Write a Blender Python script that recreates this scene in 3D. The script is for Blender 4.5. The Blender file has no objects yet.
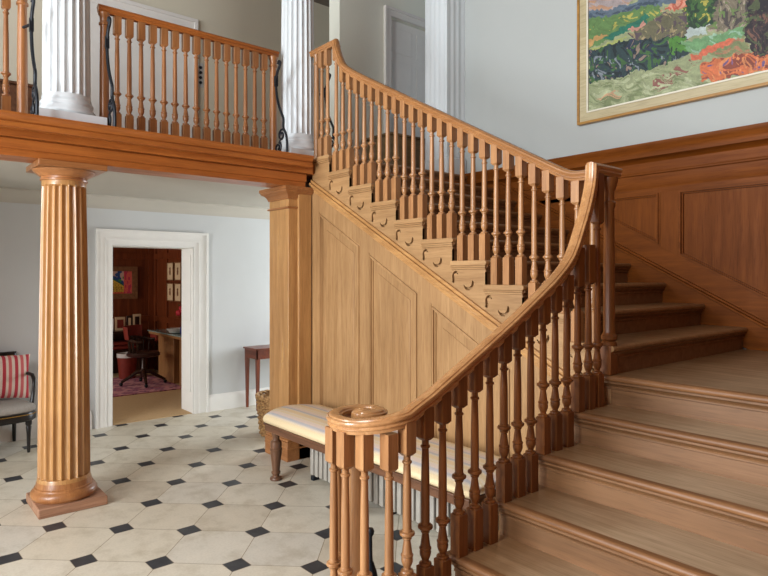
import bpy, math, random
import numpy as np
from mathutils import Vector
PI = math.pi
rnd = random.Random(7)
scene = bpy.context.scene
COL = scene.collection

# ------------------------------------------------------------------ materials
def lin(c):
    return tuple(((x/255)/12.92 if x/255 <= .04045 else ((x/255+.055)/1.055)**2.4) for x in c)

def new_mat(name):
    m = bpy.data.materials.new(name); m.use_nodes = True
    nt = m.node_tree; b = nt.nodes['Principled BSDF']
    return m, nt, b

def ramp(nt, fac, stops):
    r = nt.nodes.new('ShaderNodeValToRGB')
    el = r.color_ramp.elements
    while len(el) < len(stops): el.new(.5)
    for e, (p, c) in zip(el, stops):
        e.position = p; e.color = (*c, 1)
    nt.links.new(fac, r.inputs['Fac'])
    return r.outputs['Color']

def noise(nt, vec, scale, detail=3, rough=.55, dist=0):
    n = nt.nodes.new('ShaderNodeTexNoise')
    n.inputs['Scale'].default_value = scale; n.inputs['Detail'].default_value = detail
    n.inputs['Roughness'].default_value = rough; n.inputs['Distortion'].default_value = dist
    if vec: nt.links.new(vec, n.inputs['Vector'])
    return n.outputs['Fac']

def objvec(nt, scale=(1, 1, 1), vary=True):
    tc = nt.nodes.new('ShaderNodeTexCoord')
    mp = nt.nodes.new('ShaderNodeMapping'); mp.inputs['Scale'].default_value = scale
    nt.links.new(tc.outputs['Object'], mp.inputs['Vector'])
    if vary:
        oi = nt.nodes.new('ShaderNodeObjectInfo')
        mu = nt.nodes.new('ShaderNodeMath'); mu.operation = 'MULTIPLY'; mu.inputs[1].default_value = 37.
        nt.links.new(oi.outputs['Random'], mu.inputs[0])
        cx = nt.nodes.new('ShaderNodeCombineXYZ')
        for i in range(3): nt.links.new(mu.outputs[0], cx.inputs[i])
        nt.links.new(cx.outputs[0], mp.inputs['Location'])
    return mp.outputs['Vector']

def mix(nt, fac, a, b, mode='MIX'):
    n = nt.nodes.new('ShaderNodeMix'); n.data_type = 'RGBA'; n.blend_type = mode
    for s, v in (('Factor', fac), ):
        if isinstance(v, (int, float)): n.inputs[0].default_value = v
        else: nt.links.new(v, n.inputs[0])
    for k, v in ((6, a), (7, b)):
        if isinstance(v, tuple): n.inputs[k].default_value = (*v, 1)
        else: nt.links.new(v, n.inputs[k])
    return n.outputs[2]

def bump(nt, b, h, strength, dist=.002):
    n = nt.nodes.new('ShaderNodeBump'); n.inputs['Strength'].default_value = strength
    n.inputs['Distance'].default_value = dist
    nt.links.new(h, n.inputs['Height']); nt.links.new(n.outputs[0], b.inputs['Normal'])

def wood(name, light, dark, axis='z', rough=.38, contrast=1., spec=.45, coat=0.):
    m, nt, b = new_mat(name)
    lo, hi = 1.3, 22.
    sc = {'x': (lo, hi, hi), 'y': (hi, lo, hi), 'z': (hi, hi, lo)}[axis]
    v = objvec(nt, sc)
    n1 = noise(nt, v, 1., 4, .6, .6)
    sc2 = tuple(s*6 for s in sc)
    v2 = objvec(nt, sc2)
    n2 = noise(nt, v2, 1., 2, .5)
    L, D = lin(light), lin(dark)
    mid = tuple((a+c)/2 for a, c in zip(L, D))
    e = .21/contrast
    c = ramp(nt, n1, [(max(0, .5-e*1.3), D), (.5, mid), (min(1, .5+e), L)])
    v3 = objvec(nt, (.8, .8, .8))
    n3 = noise(nt, v3, 1.5, 2)
    c3 = ramp(nt, n3, [(.3, (.82, .80, .78)), (.7, (1.08, 1.08, 1.08))])
    c = mix(nt, 1., c, c3, 'MULTIPLY')
    pore = ramp(nt, n2, [(.34, (.72, .68, .64)), (.48, (1, 1, 1))])
    c = mix(nt, .6, c, pore, 'MULTIPLY')
    nt.links.new(c, b.inputs['Base Color'])
    rr = ramp(nt, n1, [(.3, (rough+.06,)*3), (.7, (rough-.04,)*3)])
    nt.links.new(rr, b.inputs['Roughness'])
    b.inputs['Specular IOR Level'].default_value = spec
    b.inputs['Coat Weight'].default_value = coat; b.inputs['Coat Roughness'].default_value = .22
    bump(nt, b, n2, .12, .0015)
    return m

def plain(name, c, rough=.6, var=.06, scale=6., metal=0., spec=.4, bmp=0.):
    m, nt, b = new_mat(name)
    v = objvec(nt)
    n = noise(nt, v, scale, 4)
    L = lin(c)
    col = ramp(nt, n, [(.3, tuple(x*(1-var) for x in L)), (.7, tuple(x*(1+var) for x in L))])
    nt.links.new(col, b.inputs['Base Color'])
    b.inputs['Roughness'].default_value = rough; b.inputs['Metallic'].default_value = metal
    b.inputs['Specular IOR Level'].default_value = spec
    if bmp: bump(nt, b, noise(nt, v, scale*12, 3), bmp)
    return m

def painted(name, rough=.6):
    """surface whose pattern is stored face by face (artwork, spines)"""
    m, nt, b = new_mat(name)
    a = nt.nodes.new('ShaderNodeVertexColor'); a.layer_name = 'paint'
    v = objvec(nt, (1, 1, 1), False)
    n = noise(nt, v, 90., 3)
    c = ramp(nt, n, [(.3, (.86, .86, .86)), (.7, (1.1, 1.1, 1.1))])
    nt.links.new(mix(nt, 1., a.outputs['Color'], c, 'MULTIPLY'), b.inputs['Base Color'])
    b.inputs['Roughness'].default_value = rough
    bump(nt, b, n, .25, .002)
    return m

OAK_S, OAK_SD = (183, 145, 101), (149, 111, 70)      # pale spandrel oak
OAK_M, OAK_MD = (186, 138, 92), (146, 98, 58)      # balusters, rails
OAK_R, OAK_RD = (184, 112, 52), (146, 80, 32)
OAK_C, OAK_CD = (200, 154, 98), (158, 110, 62)     # columns and pilaster       # beam, column
OAK_T, OAK_TD = (206, 180, 148), (164, 138, 106)       # treads
OAK_W, OAK_WD = (140, 78, 27), (106, 55, 16)        # wall wainscot
M = {}
for ax in 'xyz':
    M['spandrel_'+ax] = wood('pale oak '+ax, OAK_S, OAK_SD, ax, .42, .9)
    M['oak_'+ax] = wood('oak '+ax, OAK_M, OAK_MD, ax, .32, .9, .5, .15)
    M['beam_'+ax] = wood('orange oak '+ax, OAK_R, OAK_RD, ax, .34, .9, .5, .1)
    M['rail_'+ax] = wood('polished rail oak '+ax, (206, 156, 104), (166, 114, 68), ax, .24, .9, .5, .3)
    M['gal_'+ax] = wood('gallery oak '+ax, (178, 122, 74), (140, 88, 48), ax, .32, .9, .5, .1)
    M['uprail_'+ax] = wood('brown rail oak '+ax, (182, 130, 82), (144, 96, 54), ax, .28, .9, .5, .2)
    M['varnish_'+ax] = wood('darker oak '+ax, (136, 82, 40), (94, 54, 24), ax, .34, .9, .3)  # darker oak for most lower-flight balusters and the newel
    M['col_'+ax] = wood('honey oak '+ax, OAK_C, OAK_CD, ax, .3, .9, .5, .25)
    M['wains_'+ax] = wood('brown oak '+ax, OAK_W, OAK_WD, ax, .42, .9, .1)
M['tread'] = wood('worn tread oak', OAK_T, OAK_TD, 'x', .36, .9, .5)
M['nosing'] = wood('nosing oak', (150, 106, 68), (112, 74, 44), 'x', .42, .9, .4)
# scrubbed middle, darker polish left near the balusters
nt = M['tread'].node_tree; b = nt.nodes['Principled BSDF']; src = b.inputs['Base Color'].links[0].from_socket
tc = nt.nodes.new('ShaderNodeTexCoord'); sx = nt.nodes.new('ShaderNodeSeparateXYZ'); nt.links.new(tc.outputs['Object'], sx.inputs[0])
ad = nt.nodes.new('ShaderNodeMath'); ad.operation = 'MULTIPLY_ADD'; ad.inputs[1].default_value = .5
nt.links.new(noise(nt, tc.outputs['Object'], 5., 4), ad.inputs[0]); nt.links.new(sx.outputs[0], ad.inputs[2])
wear = ramp(nt, ad.outputs[0], [(.25, (.60, .46, .33)), (.75, (1, 1, 1))])
nt.links.new(mix(nt, 1., src, wear, 'MULTIPLY'), b.inputs['Base Color'])
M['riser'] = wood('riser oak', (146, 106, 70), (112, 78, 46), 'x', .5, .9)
M['darkoak_x'] = wood('dark bench wood', (120, 82, 58), (78, 50, 34), 'x', .4)
M['darkoak_z'] = wood('dark turned wood', (122, 86, 62), (80, 54, 38), 'z', .35)
M['mahog_x'] = wood('red mahogany', (132, 66, 40), (84, 36, 20), 'x', .3)
M['mahog_z'] = wood('red mahogany upright', (132, 66, 40), (84, 36, 20), 'z', .3)
M['study_z'] = wood('study panelling', (138, 68, 34), (88, 38, 16), 'z', .34)
M['white'] = plain('white paint', (226, 224, 218), .5, .02)
M['white_gloss'] = plain('white column paint', (224, 231, 234), .45, .008, 3)
M['wall'] = plain('pale grey wall paint', (196, 198, 197), .75, .02, 2)
M['upwall'] = plain('cool white wall paint', (182, 186, 183), .75, .015, 2)
M['ceil'] = plain('ceiling paint', (182, 176, 164), .8, .02, 2)
M['wall_warm'] = plain('warm landing wall paint', (236, 238, 224), .75, .015, 2)
M['wall_gallery'] = plain('warm gallery wall paint', (212, 206, 186), .75, .015, 2)
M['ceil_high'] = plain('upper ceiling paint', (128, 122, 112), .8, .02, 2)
M['black'] = plain('blackened iron', (34, 38, 44), .45, .15, 30, .4)
M['ebony'] = plain('ebonised wood', (30, 26, 24), .3, .15, 12)
M['gilt'] = plain('worn gilding', (168, 128, 62), .4, .2, 40, .6)
M['cane'] = plain('grey linen', (156, 150, 142), .9, .08, 60, bmp=.3)
M['rad'] = plain('silver radiator paint', (176, 170, 160), .45, .06, 8, .25)
M['carpet'] = plain('beige carpet', (190, 158, 116), .95, .06, 50, bmp=.4)
M['leather'] = plain('dark leather', (52, 26, 20), .35, .15, 14)
M['redleather'] = plain('red leather', (128, 46, 36), .45, .12, 20)
M['darkwood'] = wood('chair dark wood', (66, 36, 24), (34, 17, 12), 'z', .28)
M['glass'], nt, b = new_mat('desk glass'); b.inputs['Base Color'].default_value = (.45, .62, .6, 1); b.inputs['Roughness'].default_value = .05; b.inputs['Transmission Weight'].default_value = .4
M['paper'] = plain('ivory paper', (214, 186, 150), .8, .03)
M['china'] = plain('white china', (214, 210, 206), .25, .03)
M['blue'] = plain('blue glaze', (40, 52, 120), .3, .1)
M['red'] = plain('red petals', (178, 34, 48), .6, .15, 30)
M['green'] = plain('green stem', (60, 84, 44), .6, .15, 30)
M['frame_gold'] = wood('pale gold frame', (204, 192, 156), (182, 168, 130), 'x', .4)
M['frame_edge'] = wood('bright gilt edge', (190, 142, 70), (150, 104, 44), 'x', .35)
M['frame_cream'] = plain('cream slip', (232, 226, 208), .55, .02)
M['frame_brown'] = wood('brown frame', (150, 104, 70), (110, 70, 44), 'x', .4)
M['paint'] = painted('oil paint')

# wicker
m, nt, b = new_mat('wicker'); M['wicker'] = m
v = objvec(nt, (1, 1, 1)); n = noise(nt, v, 40, 3)
nt.links.new(ramp(nt, n, [(.3, lin((120, 82, 44))), (.7, lin((206, 164, 108)))]), b.inputs['Base Color'])
b.inputs['Roughness'].default_value = .7; bump(nt, b, n, .5, .01)

# striped seat fabric: stripes run along x
def striped(name, axis, period, stops, wob=.0, rough=.9):
    m, nt, b = new_mat(name)
    tc = nt.nodes.new('ShaderNodeTexCoord'); sx = nt.nodes.new('ShaderNodeSeparateXYZ')
    nt.links.new(tc.outputs['Object'], sx.inputs[0])
    d = nt.nodes.new('ShaderNodeMath'); d.operation = 'DIVIDE'; d.inputs[1].default_value = period
    nt.links.new(sx.outputs['xyz'.index(axis)], d.inputs[0])
    ad = nt.nodes.new('ShaderNodeMath'); ad.operation = 'ADD'; ad.inputs[1].default_value = 20.
    nt.links.new(d.outputs[0], ad.inputs[0])
    fr = nt.nodes.new('ShaderNodeMath'); fr.operation = 'FRACT'
    nt.links.new(ad.outputs[0], fr.inputs[0])
    c = ramp(nt, fr.outputs[0], [(p, lin(x)) for p, x in stops])
    n = noise(nt, tc.outputs['Object'], 260, 3)
    c = mix(nt, 1., c, ramp(nt, n, [(.3, (.86, .86, .86)), (.7, (1.08, 1.08, 1.08))]), 'MULTIPLY')
    nt.links.new(c, b.inputs['Base Color']); b.inputs['Roughness'].default_value = rough
    b.inputs['Specular IOR Level'].default_value = .15
    bump(nt, b, n, .3, .002)
    return m
CR, YE, GB, PK = (226, 212, 190), (226, 204, 164), (190, 188, 190), (222, 204, 190)
M['seat'] = striped('striped bench fabric', 'y', .165, [(0, CR), (.10, YE), (.30, YE), (.36, CR), (.46, GB), (.53, GB), (.58, PK), (.72, PK), (.80, CR), (.88, YE), (.97, CR)])
RD, RD2, WH = (178, 62, 72), (198, 100, 100), (214, 194, 180)
M['cushion'] = striped('red striped cotton', 'y', .105, [(0, RD), (.26, RD), (.30, WH), (.47, WH), (.51, RD2), (.74, RD2), (.78, WH), (.96, WH)])

# floor: pale octagons with small black squares, laid diagonally
def floor_mat():
    m, nt, b = new_mat('stone octagons with black squares')
    N, L = nt.nodes, nt.links
    def math_(op, a, c=None, d=None):
        n = N.new('ShaderNodeMath'); n.operation = op
        for i, q in enumerate((a, c, d)):
            if q is None: continue
            if isinstance(q, (int, float)): n.inputs[i].default_value = q
            else: L.new(q, n.inputs[i])
        return n.outputs[0]
    tc = N.new('ShaderNodeTexCoord'); s = N.new('ShaderNodeSeparateXYZ'); L.new(tc.outputs['Object'], s.inputs[0])
    th = math.radians(46.85); d = .4502
    X = math_('SUBTRACT', s.outputs[0], -3.5285); Y = math_('SUBTRACT', s.outputs[1], 1.2649)
    wob = math_('MULTIPLY', math_('SUBTRACT', noise(nt, tc.outputs['Object'], 1.4, 1), .5), .018)
    X = math_('ADD', X, wob)
    u = math_('DIVIDE', math_('ADD', math_('MULTIPLY', X, math.cos(th)), math_('MULTIPLY', Y, math.sin(th))), d)
    w = math_('DIVIDE', math_('SUBTRACT', math_('MULTIPLY', Y, math.cos(th)), math_('MULTIPLY', X, math.sin(th))), d)
    ur = math_('ROUND', u); wr = math_('ROUND', w)
    fu = math_('ABSOLUTE', math_('SUBTRACT', u, ur)); fw = math_('ABSOLUTE', math_('SUBTRACT', w, wr))
    dist = math_('ADD', fu, fw)
    sq = math_('LESS_THAN', dist, .186)
    gsq = math_('LESS_THAN', math_('ABSOLUTE', math_('SUBTRACT', dist, .19)), .006)
    gl = math_('LESS_THAN', math_('MINIMUM', fu, fw), .0055)
    gl = math_('MULTIPLY', gl, math_('GREATER_THAN', dist, .186))
    grout = math_('MAXIMUM', gsq, gl)
    cell = N.new('ShaderNodeCombineXYZ'); L.new(math_('FLOOR', u), cell.inputs[0]); L.new(math_('FLOOR', w), cell.inputs[1])
    wn = N.new('ShaderNodeTexWhiteNoise'); wn.noise_dimensions = '2D'; L.new(cell.outputs[0], wn.inputs['Vector'])
    tile = ramp(nt, wn.outputs['Value'], [(0, lin((196, 186, 167))), (.35, lin((210, 202, 183))), (.65, lin((214, 207, 190))), (1, lin((206, 201, 188)))])
    big = noise(nt, tc.outputs['Object'], 5., 5, .65)
    tile = mix(nt, 1., tile, ramp(nt, big, [(.28, (.80, .77, .72)), (.5, (1, 1, 1)), (.75, (1.07, 1.06, 1.05))]), 'MULTIPLY')
    fine = noise(nt, tc.outputs['Object'], 70., 3)
    tile = mix(nt, .5, tile, ramp(nt, fine, [(.3, (.88, .86, .83)), (.6, (1.03, 1.03, 1.03))]), 'MULTIPLY')
    blk = ramp(nt, big, [(.3, lin((40, 41, 45))), (.7, lin((64, 66, 70)))])
    c = mix(nt, grout, tile, lin((150, 134, 108)))
    c = mix(nt, sq, c, blk)
    L.new(c, b.inputs['Base Color'])
    L.new(ramp(nt, big, [(.3, (.52,)*3), (.7, (.38,)*3)]), b.inputs['Roughness'])
    b.inputs['Specular IOR Level'].default_value = .35
    bump(nt, b, math_('SUBTRACT', math_('MULTIPLY', big, .6), math_('MULTIPLY', grout, .8)), .25, .004)
    return m
M['floor'] = floor_mat()

# rug
m, nt, b = new_mat('rug wool'); M['rug'] = m
v = objvec(nt, (1, 1, 1), False)
vo = nt.nodes.new('ShaderNodeTexVoronoi'); vo.inputs['Scale'].default_value = 9; vo.distance = 'MANHATTAN'; nt.links.new(v, vo.inputs['Vector'])
c = ramp(nt, vo.outputs['Distance'], [(.1, lin((150, 70, 96))), (.4, lin((186, 112, 128))), (.62, lin((110, 62, 96))), (.9, lin((196, 136, 140)))])
nt.links.new(c, b.inputs['Base Color']); b.inputs['Roughness'].default_value = .95

# ------------------------------------------------------------------ mesh building
class MB:
    def __init__(self): self.v = []; self.f = []; self.c = []
    def add(self, vs, fs):
        o = len(self.v); self.v += [tuple(p) for p in vs]; self.f += [tuple(i+o for i in f) for f in fs]; return self
    def box(self, x0, x1, y0, y1, z0, z1):
        v = [(x, y, z) for x in (x0, x1) for y in (y0, y1) for z in (z0, z1)]
        return self.add(v, [(0, 1, 3, 2), (4, 6, 7, 5), (0, 4, 5, 1), (2, 3, 7, 6), (0, 2, 6, 4), (1, 5, 7, 3)])
    def prism(self, poly, axis, a, b):
        """extrude a 2D outline along axis (x: (y,z), y: (x,z), z: (x,y))"""
        n = len(poly)
        put = {'x': lambda p, t: (t, p[0], p[1]), 'y': lambda p, t: (p[0], t, p[1]), 'z': lambda p, t: (p[0], p[1], t)}[axis]
        v = [put(p, a) for p in poly]+[put(p, b) for p in poly]
        f = [tuple(range(n-1, -1, -1)), tuple(range(n, 2*n))]+[(i, (i+1) % n, n+(i+1) % n, n+i) for i in range(n)]
        return self.add(v, f)
    def lathe(self, prof, cx=0, cy=0, n=20, fl=0, fd=0., z0=-9, z1=99, cap=True):
        """prof [(r,z)...]; fl flutes of depth fd between z0 and z1"""
        v = []; f = []
        for r, z in prof:
            for i in range(n):
                a = 2*PI*i/n; rr = r
                if fl and z0 < z < z1:
                    t = (a*fl/(2*PI)) % 1.
                    e = abs(t-.5)*2      # 0 centre, 1 edge
                    if e < .86: rr = r-fd*math.sqrt(max(0, 1-(e/.86)**2))
                v.append((cx+rr*math.cos(a), cy+rr*math.sin(a), z))
        m = len(prof)
        for k in range(m-1):
            for i in range(n):
                j = (i+1) % n
                f.append((k*n+i, k*n+j, (k+1)*n+j, (k+1)*n+i))
        if cap:
            f.append(tuple(range(n-1, -1, -1))); f.append(tuple((m-1)*n+i for i in range(n)))
        return self.add(v, f)
    def sweep(self, path, head, prof, up=None):
        """profile (w across to the right of heading, h along normal) swept along path with mitred joints"""
        P = [Vector(p) for p in path]; n = len(prof); v = []
        for i, p in enumerate(P):
            h = head[i]; lat = Vector((h[1], -h[0], 0)).normalized()      # right of heading
            t0 = (P[i]-P[i-1]).normalized() if i else None
            t1 = (P[i+1]-P[i]).normalized() if i+1 < len(P) else None
            def nrm(t): return lat.cross(t).normalized()
            if t0 is None: N_ = nrm(t1)
            elif t1 is None: N_ = nrm(t0)
            else:
                a, c = nrm(t0), nrm(t1); N_ = (a+c).normalized(); N_ = N_/max(.35, N_.dot(a))
            for (w, hh) in prof: v.append(p+lat*w+N_*hh)
        f = []
        for k in range(len(P)-1):
            for i in range(n):
                j = (i+1) % n
                f.append((k*n+i, (k+1)*n+i, (k+1)*n+j, k*n+j))
        f.append(tuple(range(n))); f.append(tuple((len(P)-1)*n+i for i in reversed(range(n))))
        return self.add(v, f)
    def tube(self, pts, r, n=8):
        P = [Vector(p) for p in pts]; rs = r if isinstance(r, (list, tuple)) else [r]*len(P)
        v = []; f = []; prev = None
        for i, p in enumerate(P):
            t = (P[min(i+1, len(P)-1)]-P[max(i-1, 0)]).normalized()
            if prev is None:
                prev = t.orthogonal().normalized()
            a = (prev-t*prev.dot(t)).normalized(); prev = a; c = t.cross(a)
            for k in range(n):
                q = 2*PI*k/n; v.append(p+(a*math.cos(q)+c*math.sin(q))*rs[i])
        for k in range(len(P)-1):
            for i in range(n):
                j = (i+1) % n; f.append((k*n+i, k*n+j, (k+1)*n+j, (k+1)*n+i))
        f.append(tuple(range(n-1, -1, -1))); f.append(tuple((len(P)-1)*n+i for i in range(n)))
        return self.add(v, f)
    def sphere(self, c, r, n=12, s=(1, 1, 1)):
        prof = [(max(1e-4, math.sin(PI*k/8)), -math.cos(PI*k/8)) for k in range(9)]
        o = len(self.v); self.lathe(prof, n=n)
        self.v[o:] = [(c[0]+x*r*s[0], c[1]+y*r*s[1], c[2]+z*r*s[2]) for x, y, z in self.v[o:]]
        return self

def wloc(o):
    v = Vector((0, 0, 0))
    while o is not None: v += o.location; o = o.parent
    return v

def build(name, mb, mat, parent=None, local=False, bev=0., smooth=35, loc=None):
    me = bpy.data.meshes.new(name)
    off = Vector((0, 0, 0))
    if not local: off = wloc(parent) if parent else (Vector(loc) if loc else off)
    me.from_pydata([(x-off.x, y-off.y, z-off.z) for x, y, z in mb.v], [], mb.f)
    me.materials.append(M[mat] if isinstance(mat, str) else mat)
    me.validate()
    import bmesh
    bm = bmesh.new(); bm.from_mesh(me); bmesh.ops.recalc_face_normals(bm, faces=bm.faces); bm.to_mesh(me); bm.free()
    if smooth:
        me.polygons.foreach_set('use_smooth', [True]*len(me.polygons)); me.set_sharp_from_angle(angle=math.radians(smooth))
    o = bpy.data.objects.new(name, me); COL.objects.link(o)
    if parent: o.parent = parent
    elif not local and loc: o.location = loc
    if bev:
        b = o.modifiers.new('edge', 'BEVEL'); b.width = bev; b.segments = 2; b.limit_method = 'ANGLE'; b.angle_limit = math.radians(50)
    return o

def tag(o, label, cat, group=None):
    o['label'] = label; o['category'] = cat; o['kind'] = 'thing'
    if group: o['group'] = group
    return o

def thing(name, label, cat, loc=(0, 0, 0), rz=0, group=None):
    o = bpy.data.objects.new(name, None); o.empty_display_size = .1; COL.objects.link(o)
    o.location = loc; o.rotation_euler = (0, 0, rz)
    return tag(o, label, cat, group)

def struct(name, mb, mat, parent=None, bev=0., smooth=35):
    o = build(name, mb, mat, parent, bev=bev, smooth=smooth)
    if not parent: o['kind'] = 'structure'
    return o

def copy_part(o, parent, loc, name=None, mesh=None):
    c = o.copy(); COL.objects.link(c); c.parent = parent; c.location = Vector(loc)-wloc(parent)
    return c

# ------------------------------------------------------------------ key numbers
R, GU, GL = .159014, .2963, .2936
ZL = 7*R
XU0, YL0 = -1.724, 3.0332
XN = lambda m: XU0-(m-1)*GU           # upper flight nosing, m = 1..10
ZU = lambda m: ZL+m*R
YN = lambda k: YL0-GL*k                # lower flight nosing, k = 0 landing .. 6
ZK = lambda k: ZL-k*R
ZG = ZU(10)                            # gallery level 2.703
YS, YW = 3.065, 4.92                    # string face, far wall
XB = -7.07                             # back wall
def nose_u(x): return ZL+R*((XU0-x)/GU+1)
def nose_l(y): return ZL-R*(YL0-y)/GL

def inset_poly(P, d):
    n = len(P); ar = sum(P[i][0]*P[(i+1) % n][1]-P[(i+1) % n][0]*P[i][1] for i in range(n)); sg = 1 if ar > 0 else -1
    out = []
    for i in range(n):
        a, b_, c = P[i-1], P[i], P[(i+1) % n]
        def off(p, q):
            dx, dy = q[0]-p[0], q[1]-p[1]; l = math.hypot(dx, dy); nx, ny = -dy/l*sg*d, dx/l*sg*d
            return (p[0]+nx, p[1]+ny), (dx, dy)
        (p1, u1), (p2, u2) = off(a, b_), off(b_, c)
        cr = u1[0]*u2[1]-u1[1]*u2[0]
        t = ((p2[0]-p1[0])*u2[1]-(p2[1]-p1[1])*u2[0])/cr
        out.append((p1[0]+u1[0]*t, p1[1]+u1[1]*t))
    return out

def ring_mold(mb, P, steps, y1):
    for d0, d1, y0 in steps:
        A_, B_ = inset_poly(P, d0), inset_poly(P, d1); n = len(P)
        for i in range(n):
            j = (i+1) % n
            mb.prism([A_[i], A_[j], B_[j], B_[i]], 'y', y0, y1)
    return mb

def plate(outer, holes, y0, y1):
    import bmesh
    bm = bmesh.new()
    for loop in [outer]+holes:
        vs = [bm.verts.new((p[0], 0, p[1])) for p in loop]
        for a, c in zip(vs, vs[1:]+vs[:1]): bm.edges.new((a, c))
    bmesh.ops.triangle_fill(bm, use_beauty=True, use_dissolve=False, edges=bm.edges[:])
    bm.verts.index_update()
    mb = MB(); n = len(bm.verts)
    mb.v = [(v.co.x, y0, v.co.z) for v in bm.verts]+[(v.co.x, y1, v.co.z) for v in bm.verts]
    for f in bm.faces:
        ii = [v.index for v in f.verts]; mb.f.append(tuple(ii)); mb.f.append(tuple(n+i for i in reversed(ii)))
    for e in bm.edges:
        if len(e.link_faces) == 1:
            a, c = e.verts[0].index, e.verts[1].index; mb.f.append((a, c, n+c, n+a))
    bm.free()
    return mb

# ------------------------------------------------------------------ setting
struct('floor', MB().box(XB-.36, .4, -3.8, 6.8, -.2, 0), 'floor')
# back wall with study doorway (y 2.01-2.94) and closed upper door
DY0, DY1, DZ = 2.01, 2.94, 1.985
mb = MB().box(XB-.35, XB, -3.8, DY0, 0, 2.62).box(XB-.35, XB, DY1, 6.8, 0, 2.62).box(XB-.35, XB, DY0, DY1, DZ, 2.62)
struct('wall_back', mb, 'wall')
struct('wall_back_upper', MB().box(XB-.2, XB, -3.8, 6.8, 2.62, 5.5), 'wall_gallery')
cove = [(XB, 2.375), (XB+.012, 2.375), (XB+.018, 2.40), (XB+.05, 2.43), (XB+.10, 2.47), (XB+.125, 2.49), (XB+.125, 2.52), (XB, 2.52)]
struct('trim_1', MB().prism(cove, 'y', -3.7, 6.7), 'ceil')
struct('ceiling_hall', MB().box(XB, -4.9, -3.8, 6.8, 2.51, 2.56), 'ceil')
struct('floor_gallery', MB().box(XB, -4.63, -3.8, 3.03, 2.56, ZG).box(XB, -4.66, 3.03, 3.10, 2.56, ZG).box(XB, -4.42, 3.10, 6.8, 2.57, ZG-.002), 'beam_y')
base = [(XB, 0), (XB+.03, 0), (XB+.03, .15), (XB+.022, .17), (XB+.014, .19), (XB, .20)]
struct('baseboard_back', MB().prism(base, 'y', -3.7, 1.80).prism(base, 'y', 3.11, 6.7), 'white')
# doorway casing to the study
mb = MB()
def casing(mb, X, y0, y1, z1, z0, bands):
    for t0, t1, d in bands:
        mb.box(X, X+d, y0-t1, y0-t0, z0, z1+t1).box(X, X+d, y1+t0, y1+t1, z0, z1+t1).box(X, X+d, y0-t0, y1+t0, z1+t0, z1+t1)
casing(mb, XB, DY0, DY1, DZ, 0, ((0, .055, .018), (.055, .075, .03), (.075, .145, .024), (.145, .17, .042)))
dr = struct('door_1', mb, 'white')
mb = MB().box(XB-.35, XB, DY1-.012, DY1, 0, DZ).box(XB-.35, XB, DY0, DY0+.012, 0, DZ).box(XB-.35, XB, DY0, DY1, DZ-.012, DZ)
mb.box(XB-.29, XB-.06, DY1-.022, DY1-.012, .25, .95).box(XB-.29, XB-.06, DY1-.022, DY1-.012, 1.1, 1.9)
build('jamb', mb, 'white', dr, bev=.004)
build('threshold', MB().box(XB-.36, XB-.02, DY0, DY1, 0, .006), 'carpet', dr)
# upstairs closed door in the gallery behind the balustrade
UD0, UD1, UDZ = 1.75, 2.86, 4.58
mb = MB(); casing(mb, XB, UD0, UD1, UDZ, ZG, ((0, .08, .025), (.08, .12, .04)))
d2 = struct('door_2', mb, 'white')
build('leaf', MB().box(XB, XB+.012, UD0, UD1, ZG, UDZ), 'white', d2)
struct('baseboard_gallery', MB().box(XB, XB+.02, -3.7, UD0-.12, ZG, ZG+.18).box(XB, XB+.02, UD1+.12, 6.7, ZG, ZG+.18), 'white')
# far stair wall
struct('wall_far', MB().box(-4.53, .4, YW, YW+.2, 0, 5.5), 'upwall')
struct('wall_right', MB().box(.2, .4, -3.8, YW, 0, 5.5), 'study_z')
struct('ceiling', MB().box(XB-.2, .4, -3.8, 6.8, 5.4, 5.6), 'ceil_high')
struct('wall_hall_end', MB().box(XB, -4.9, 6.6, 6.8, 0, .8).box(XB, -6.6, 6.6, 6.8, .8, 2.51).box(-5.3, -4.9, 6.6, 6.8, .8, 2.51).box(-6.6, -5.3, 6.6, 6.8, 2.3, 2.51).box(XB, -4.0, 6.6, 6.8, 2.56, 5.4), 'wall')
struct('wall_under_landing', MB().box(-4.98, -4.90, 3.1, 6.6, 0, 2.51), 'wall')
# landing wall with a panelled door set in a deep reveal
LX = -5.57
LD0, LD1, LDZ = 4.74, 5.62, 4.74
mb = MB().box(LX-.2, LX, 4.0, LD0, ZG, 5.4).box(LX-.2, LX, LD1, 6.8, ZG, 5.4).box(LX-.2, LX, LD0, LD1, LDZ, 5.4)
struct('wall_landing', mb, 'wall_warm')
mb = MB(); casing(mb, LX, LD0, LD1, LDZ, ZG, ((0, .07, .025), (.07, .10, .04)))
d3 = struct('door_3', mb, 'white')
mb = MB().box(LX-.10, LX-.06, LD0, LD1, ZG, LDZ)
for y0, y1 in ((LD0+.07, LD0+.40), (LD0+.48, LD1-.07)):
    for z0, z1 in ((ZG+.2, ZG+.85), (ZG+1.0, ZG+1.55), (ZG+1.65, ZG+1.95)):
        mb.box(LX-.06, LX-.053, y0, y1, z0, z1)
build('leaf', mb, 'white', d3, bev=.004)
mb = MB().box(LX-.06, LX, LD1-.012, LD1, ZG, LDZ)
build('reveal', mb, 'white', d3, bev=.004)
struct('wall_light_block', MB().box(XB, -5.5, -.45, -.25, 0, 2.51), 'wall')  # unseen wall, added to keep window light off the hall's back wall
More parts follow.
